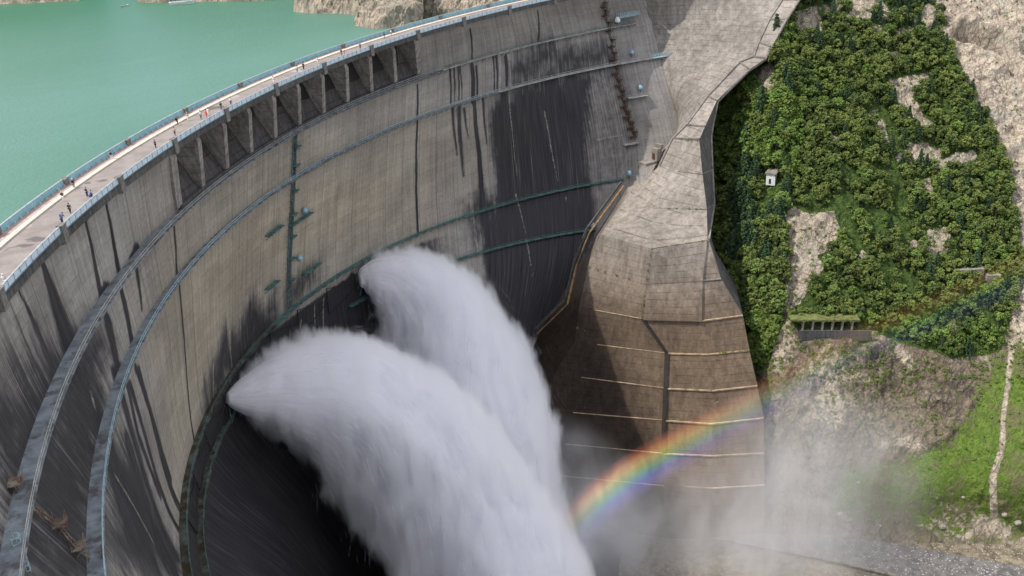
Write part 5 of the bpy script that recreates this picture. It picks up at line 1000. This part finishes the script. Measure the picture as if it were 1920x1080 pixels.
sv = []; sf = []
for V_, F_ in SPRAY: sf += [tuple(i + len(sv) for i in f) for f in F_]; sv += V_.tolist()
sp_ = mesh_obj('water_spray', sv, sf, M['spray'], None, True); bm = bmesh.new(); bm.from_mesh(sp_.data); bmesh.ops.recalc_face_normals(bm, faces=bm.faces); bm.to_mesh(sp_.data); bm.free()
m_ = sp_.modifiers.new('spray', 'NODES'); m_.node_group = fog_nodes('spray_fog', .85, JET_BAND, 0, M['spray'], False); tag(sp_, 'soft white spray wrapped round both water jets', kind='stuff')


# ================================================================== MIST, RAINBOW
def blob(name, parts, label, dens, seed, voxel=2.5, band=18, noisy=True, scale=.05):
    bm = bmesh.new()
    for i_, (c, r) in enumerate(parts):
        got = bmesh.ops.create_icosphere(bm, subdivisions=4, radius=1)['verts']; co = np.array([v.co[:] for v in got]); k = 1 + .28 * fbm(co * 1.5 + seed + i_ * 5, 4, seed)
        for v, kk in zip(got, k): v.co = (c[0] + v.co.x * kk * r[0], c[1] + v.co.y * kk * r[1], c[2] + v.co.z * kk * r[2])
    me = bpy.data.meshes.new(name); bm.to_mesh(me); bm.free(); mt = mat_spray(name + '_vapour', dens, (.985, .985, 1), .2, noisy, scale); me.materials.append(mt); o = bpy.data.objects.new(name, me); col.objects.link(o)
    m_ = o.modifiers.new('vapour', 'NODES'); m_.node_group = fog_nodes(name + '_fog', voxel, band, 0, mt, False); tag(o, label, kind='stuff'); return o
blob('mist', [((116, -188, -148), (40, 34, 44)), ((100, -178, -154), (40, 32, 34)), ((80, -160, -162), (34, 30, 24)), ((128, -206, -128), (22, 18, 30))], 'white spray mist boiling up where the jets strike the valley floor', .085, 3, 2.5, 20)
blob('haze', [((58, -148, -130), (48, 36, 42))], 'thin pale haze drifting over the lower rock slope', .035, 9, 3, 26)
rb = np.array([P_[k] for k in ('rba', 'rbA', 'rbB', 'rbC', 'rbD', 'rbE', 'rbF', 'rbG', 'rbH')]); kk = np.arange(len(rb)).astype(float); tt = np.linspace(0, len(rb) - 1, 120); Cc = hermite_axis(rb, tt, kk, 0)
dv = np.gradient(Cc, axis=0); dv /= np.linalg.norm(dv, axis=1, keepdims=True); nr = np.array([.62, .74, .26]); sd_ = np.cross(dv, nr); sd_ /= np.linalg.norm(sd_, axis=1, keepdims=True)
if sd_[60, 2] < 0: sd_ = -sd_
W_ = np.linspace(-1, 1, 13); V = (Cc[:, None] + sd_[:, None] * W_[None, :, None] * 6.4); uvr = np.stack(np.meshgrid(np.linspace(0, 1, 120), np.linspace(0, 1, 13), indexing='ij'), -1).reshape(-1, 2)
s = NT('rainbow_light'); uvn = s.n('ShaderNodeUVMap', uv_map='UVMap').outputs[0]; sp = s.n('ShaderNodeSeparateXYZ', {0: uvn}); cr = s.n('ShaderNodeValToRGB', {0: sp.outputs[1]}); els = cr.color_ramp.elements
stops = [(0, (0, 0, 0)), (.16, (.10, .07, .22)), (.30, (.10, .13, .42)), (.42, (.10, .32, .34)), (.54, (.30, .42, .14)), (.66, (.62, .46, .14)), (.78, (.62, .26, .10)), (.88, (.28, .08, .04)), (1, (0, 0, 0))]
els[0].position = 0; els[0].color = (0, 0, 0, 1); els[1].position = 1; els[1].color = (0, 0, 0, 1)
for p_, c_ in stops[1:-1]: e_ = els.new(p_); e_.color = (*c_, 1)
fade = s.n('ShaderNodeValToRGB', {0: sp.outputs[0]}); fe = fade.color_ramp.elements; fe[0].position = 0; fe[0].color = (0, 0, 0, 1); fe[1].position = 1; fe[1].color = (.12, .12, .12, 1)
for p_, c_ in ((.06, .3), (.14, 1.0), (.28, .9), (.38, .55), (.5, .24), (.62, .13), (.8, .10)): e_ = fe.new(p_); e_.color = (c_, c_, c_, 1)
nz = s.ramp(s.noise(s.scalev(obj_co(s), (.25, .25, .06)), 1, 4, .6), .3, .7, .7, 1.15); st_ = s.math('MULTIPLY', s.math('MULTIPLY', fade.outputs[0], nz), RB_STR); em = s.n('ShaderNodeEmission', {0: cr.outputs[0], 1: st_}); tp = s.n('ShaderNodeBsdfTransparent'); ad = s.n('ShaderNodeAddShader', {0: em.outputs[0], 1: tp.outputs[0]}); s.t.links.new(ad.outputs[0], s.out.inputs[0])
o = mesh_obj('rainbow', V.reshape(-1, 3), gridfaces(120, 13), s.m, None, True, uvr); tag(o, 'soft rainbow arcing through the mist in front of the abutment wall', 'rainbow')

# ================================================================== PEOPLE
skin_m = simple('skin', (.45, .28, .2), .6, 0, .05)
_cl = {}
def cloth(c):
    if c not in _cl: _cl[c] = simple('cloth', c, .85, 0, .12, 6)
    return _cl[c]
def skinned(name, V, E, Rr, mat, parent):
    me = bpy.data.meshes.new(name); me.from_pydata(V, E, []); o = bpy.data.objects.new(name, me); col.objects.link(o); o.parent = parent; me.materials.append(mat)
    sk = o.modifiers.new('skin', 'SKIN'); sk.use_smooth_shade = True
    if not me.skin_vertices: me.skin_vertices.new() if hasattr(me.skin_vertices, 'new') else None
    return o, me
def skin_obj(name, V, E, Rr, mat, parent):
    bm = bmesh.new(); L = bm.verts.layers.skin.verify(); vs = [bm.verts.new(v) for v in V]
    for v, r in zip(vs, Rr): v[L].radius = (r, r) if not isinstance(r, tuple) else r
    vs[0][L].use_root = True
    for a, b_ in E: bm.edges.new((vs[a], vs[b_]))
    me = bpy.data.meshes.new(name); bm.to_mesh(me); bm.free(); me.materials.append(mat); o = bpy.data.objects.new(name, me); col.objects.link(o); o.parent = parent
    m_ = o.modifiers.new('skin', 'SKIN'); m_.use_smooth_shade = True; m_ = o.modifiers.new('smooth', 'SUBSURF'); m_.levels = 1; m_.render_levels = 1; return o
def person(r, ph, face_az, label, top, legs, head=(.02, .018, .015), pose='stand', s=1.0, pack=None, skirt=False):
    P = rad(r, rd(ph), .02); root = empty('person', P, face_az); root.scale = (s, s, s); tag(root, label, 'person', 'visitors walking on the dam crest')
    st = .16 if pose == 'walk' else .03; lean = .35 if pose == 'lean' else 0; kn = 0
    if pose == 'crouch':
        pel = (0, 0, .42); chest = (.2, 0, .78); neck = (.27, 0, .98); hd = (.33, 0, 1.12)
        kneeL, kneeR = (.42, .12, .5), (.42, -.12, .5); ftL, ftR = (.1, .12, .07), (.15, -.12, .07); hL, hR = (.55, .15, .55), (.5, -.15, .5); eL, eR = (.38, .25, .62), (.38, -.25, .6)
    else:
        pel = (0, 0, .93); chest = (lean * .7, 0, 1.3); neck = (lean, 0, 1.5); hd = (lean + .03, 0, 1.64)
        kneeL, kneeR = (st * .7 + .03, .1, .5), (-st * .3, -.1, .5); ftL, ftR = (st * 1.3, .1, .07), (-st * 1.4, -.1, .08)
        if pose == 'photo': eL, eR, hL, hR = (.2, .22, 1.25), (.2, -.22, 1.25), (.36, .06, 1.52), (.36, -.06, 1.52)
        elif pose == 'lean': eL, eR, hL, hR = (.35, .24, 1.15), (.35, -.24, 1.15), (.6, .18, 1.16), (.6, -.18, 1.16)
        else: eL, eR, hL, hR = (-.05 - st * .3, .27, 1.14), (.03 + st * .3, -.27, 1.14), (.02 - st * .4, .28, .88), (.12 + st * .6, -.28, .9)
    sh = (chest[0] + .02, 0, chest[2] + .1 if pose != 'crouch' else chest[2] + .1)
    shL, shR = (sh[0], .19, sh[2]), (sh[0], -.19, sh[2]); mid = tuple((a + b_) / 2 for a, b_ in zip(pel, chest))
    toeL, toeR = (ftL[0] + .17, ftL[1], .035), (ftR[0] + .17, ftR[1], .035)
    V = [pel, mid, chest, neck, hd, (hd[0] + .015, 0, hd[2] + .1), shL, eL, hL, shR, eR, hR, (pel[0], .1, pel[2] - .06), kneeL, ftL, toeL, (pel[0], -.1, pel[2] - .06), kneeR, ftR, toeR]
    E = [(0, 1), (1, 2), (2, 3), (3, 4), (4, 5), (2, 6), (6, 7), (7, 8), (2, 9), (9, 10), (10, 11), (0, 12), (12, 13), (13, 14), (14, 15), (0, 16), (16, 17), (17, 18), (18, 19)]
    Rr = [.13, .115, .14, .055, .095, .085, .065, .045, .035, .065, .045, .035, .09, .06, .045, .03, .09, .06, .045, .03]
    skin_obj('body', V, E, Rr, skin_m, root)
    skin_obj('shirt', [pel, mid, chest, (neck[0], 0, neck[2] - .05), shL, eL, shR, eR], [(0, 1), (1, 2), (2, 3), (2, 4), (4, 5), (2, 6), (6, 7)], [.155, .15, .175, .075, .095, .07, .095, .07], cloth(top), root)
    skin_obj('trousers', [pel, (pel[0], .1, pel[2] - .08), kneeL, (ftL[0], ftL[1], ftL[2] + .04), (pel[0], -.1, pel[2] - .08), kneeR, (ftR[0], ftR[1], ftR[2] + .04)], [(0, 1), (1, 2), (2, 3), (0, 4), (4, 5), (5, 6)], [.165, .12, .09, .07, .12, .09, .07], cloth(legs), root)
    bm = bmesh.new(); bmesh.ops.create_uvsphere(bm, u_segments=10, v_segments=7, radius=.125); 
    for v in bm.verts:
        if v.co.x > .03 and v.co.z < .03: v.co.x *= .3
        if v.co.z < -.05: v.co.z = -.05
    me = bpy.data.meshes.new('hair'); bm.to_mesh(me); bm.free(); me.materials.append(cloth(head)); o = bpy.data.objects.new('hair' if sum(head) < .5 else 'hat', me); col.objects.link(o); o.parent = root; o.location = (hd[0] - .01, 0, hd[2] + .07)
    if pack: q = MB(); q.box((chest[0] - .24, 0, chest[2] - .02), .22, .3, .45); q.build('backpack', cloth(pack), root)
WH = (.7, .68, .66); BK = (.02, .02, .025); NV = (.04, .06, .13); BL = (.08, .15, .35); RD_ = (.75, .06, .04); GY = (.2, .2, .2); PK = (.55, .35, .33); HAIR = (.02, .015, .012)
TANG = lambda ph: rd(ph) - math.pi / 2
spec = [('walk', BK, BK, HAIR, 'person in black walking past the downstream railing near the dark road patches', None), ('walk', BK, WH, WH, 'person in white hat, black top and white trousers walking by the kerb', None), ('stand', BK, GY, WH, 'person in pale hat and dark clothes standing on the kerb below an upstream pillar', None),
 ('photo', NV, NV, HAIR, 'person in navy standing with raised hands beside a crouching companion', None), ('crouch', BL, NV, HAIR, 'person in blue crouching by the downstream railing', None), ('lean', BL, NV, HAIR, 'person with blue backpack leaning on the downstream railing', BL), ('stand', WH, WH, WH, 'person in white cap at the railing, nearest to the left edge', None),
 ('photo', BK, WH, HAIR, 'person in black top and white trousers photographing the lake', None), ('stand', BK, BK, HAIR, 'lone person in black standing beside the downstream railing', None), ('stand', BK, BK, HAIR, 'tall person in long dark coat on the kerb', BK), ('walk', PK, NV, HAIR, 'person in pink top and dark trousers by the downstream railing', None),
 ('walk', PK, WH, WH, 'person in pale clothes and hat near an upstream pillar', None), ('stand', WH, GY, HAIR, 'person in white shirt beside the person in red', None), ('stand', RD_, RD_, HAIR, 'person in bright red clothes', None), ('stand', WH, WH, HAIR, 'person in white behind the person in red', None), ('stand', BK, GY, HAIR, 'dark dressed person hidden by a downstream pillar', None),
 ('walk', WH, NV, HAIR, 'person in white top alone above the spillway piers', None), ('walk', WH, WH, HAIR, 'person in white leaning by the middle downstream pillar', None), ('stand', WH, GY, HAIR, 'person in white shirt, left of a close pair', None), ('stand', BK, BK, HAIR, 'person in black, right of a close pair', None), ('walk', WH, WH, HAIR, 'small distant person in white past the close pair', None),
 ('stand', BK, GY, HAIR, 'dark dressed person next to a person in red trousers far along the crest', None), ('stand', WH, RD_, HAIR, 'person in red trousers far along the crest', None), ('walk', BK, GY, HAIR, 'distant dark dressed person, one of the farthest two', None), ('walk', WH, GY, HAIR, 'farthest person on the crest, in a white top', None), ('stand', GY, BK, HAIR, 'distant person in grey between the red pair and the farthest two', None)]
for (r, ph), (pose, top, legs, hd_, lab, pk) in zip(PE, spec):
    fa = TANG(ph) if pose in ('walk',) else (rd(ph) + math.pi if pose == 'lean' else rd(ph) if pose == 'photo' else TANG(ph) + rng.uniform(-1, 1))
    if pose == 'walk' and rng.random() < .5: fa += math.pi
    person(max(RD + .75, min(r, RD + 8.6)), ph, fa, lab, top, legs, hd_, pose, rng.uniform(.95, 1.05), pk)
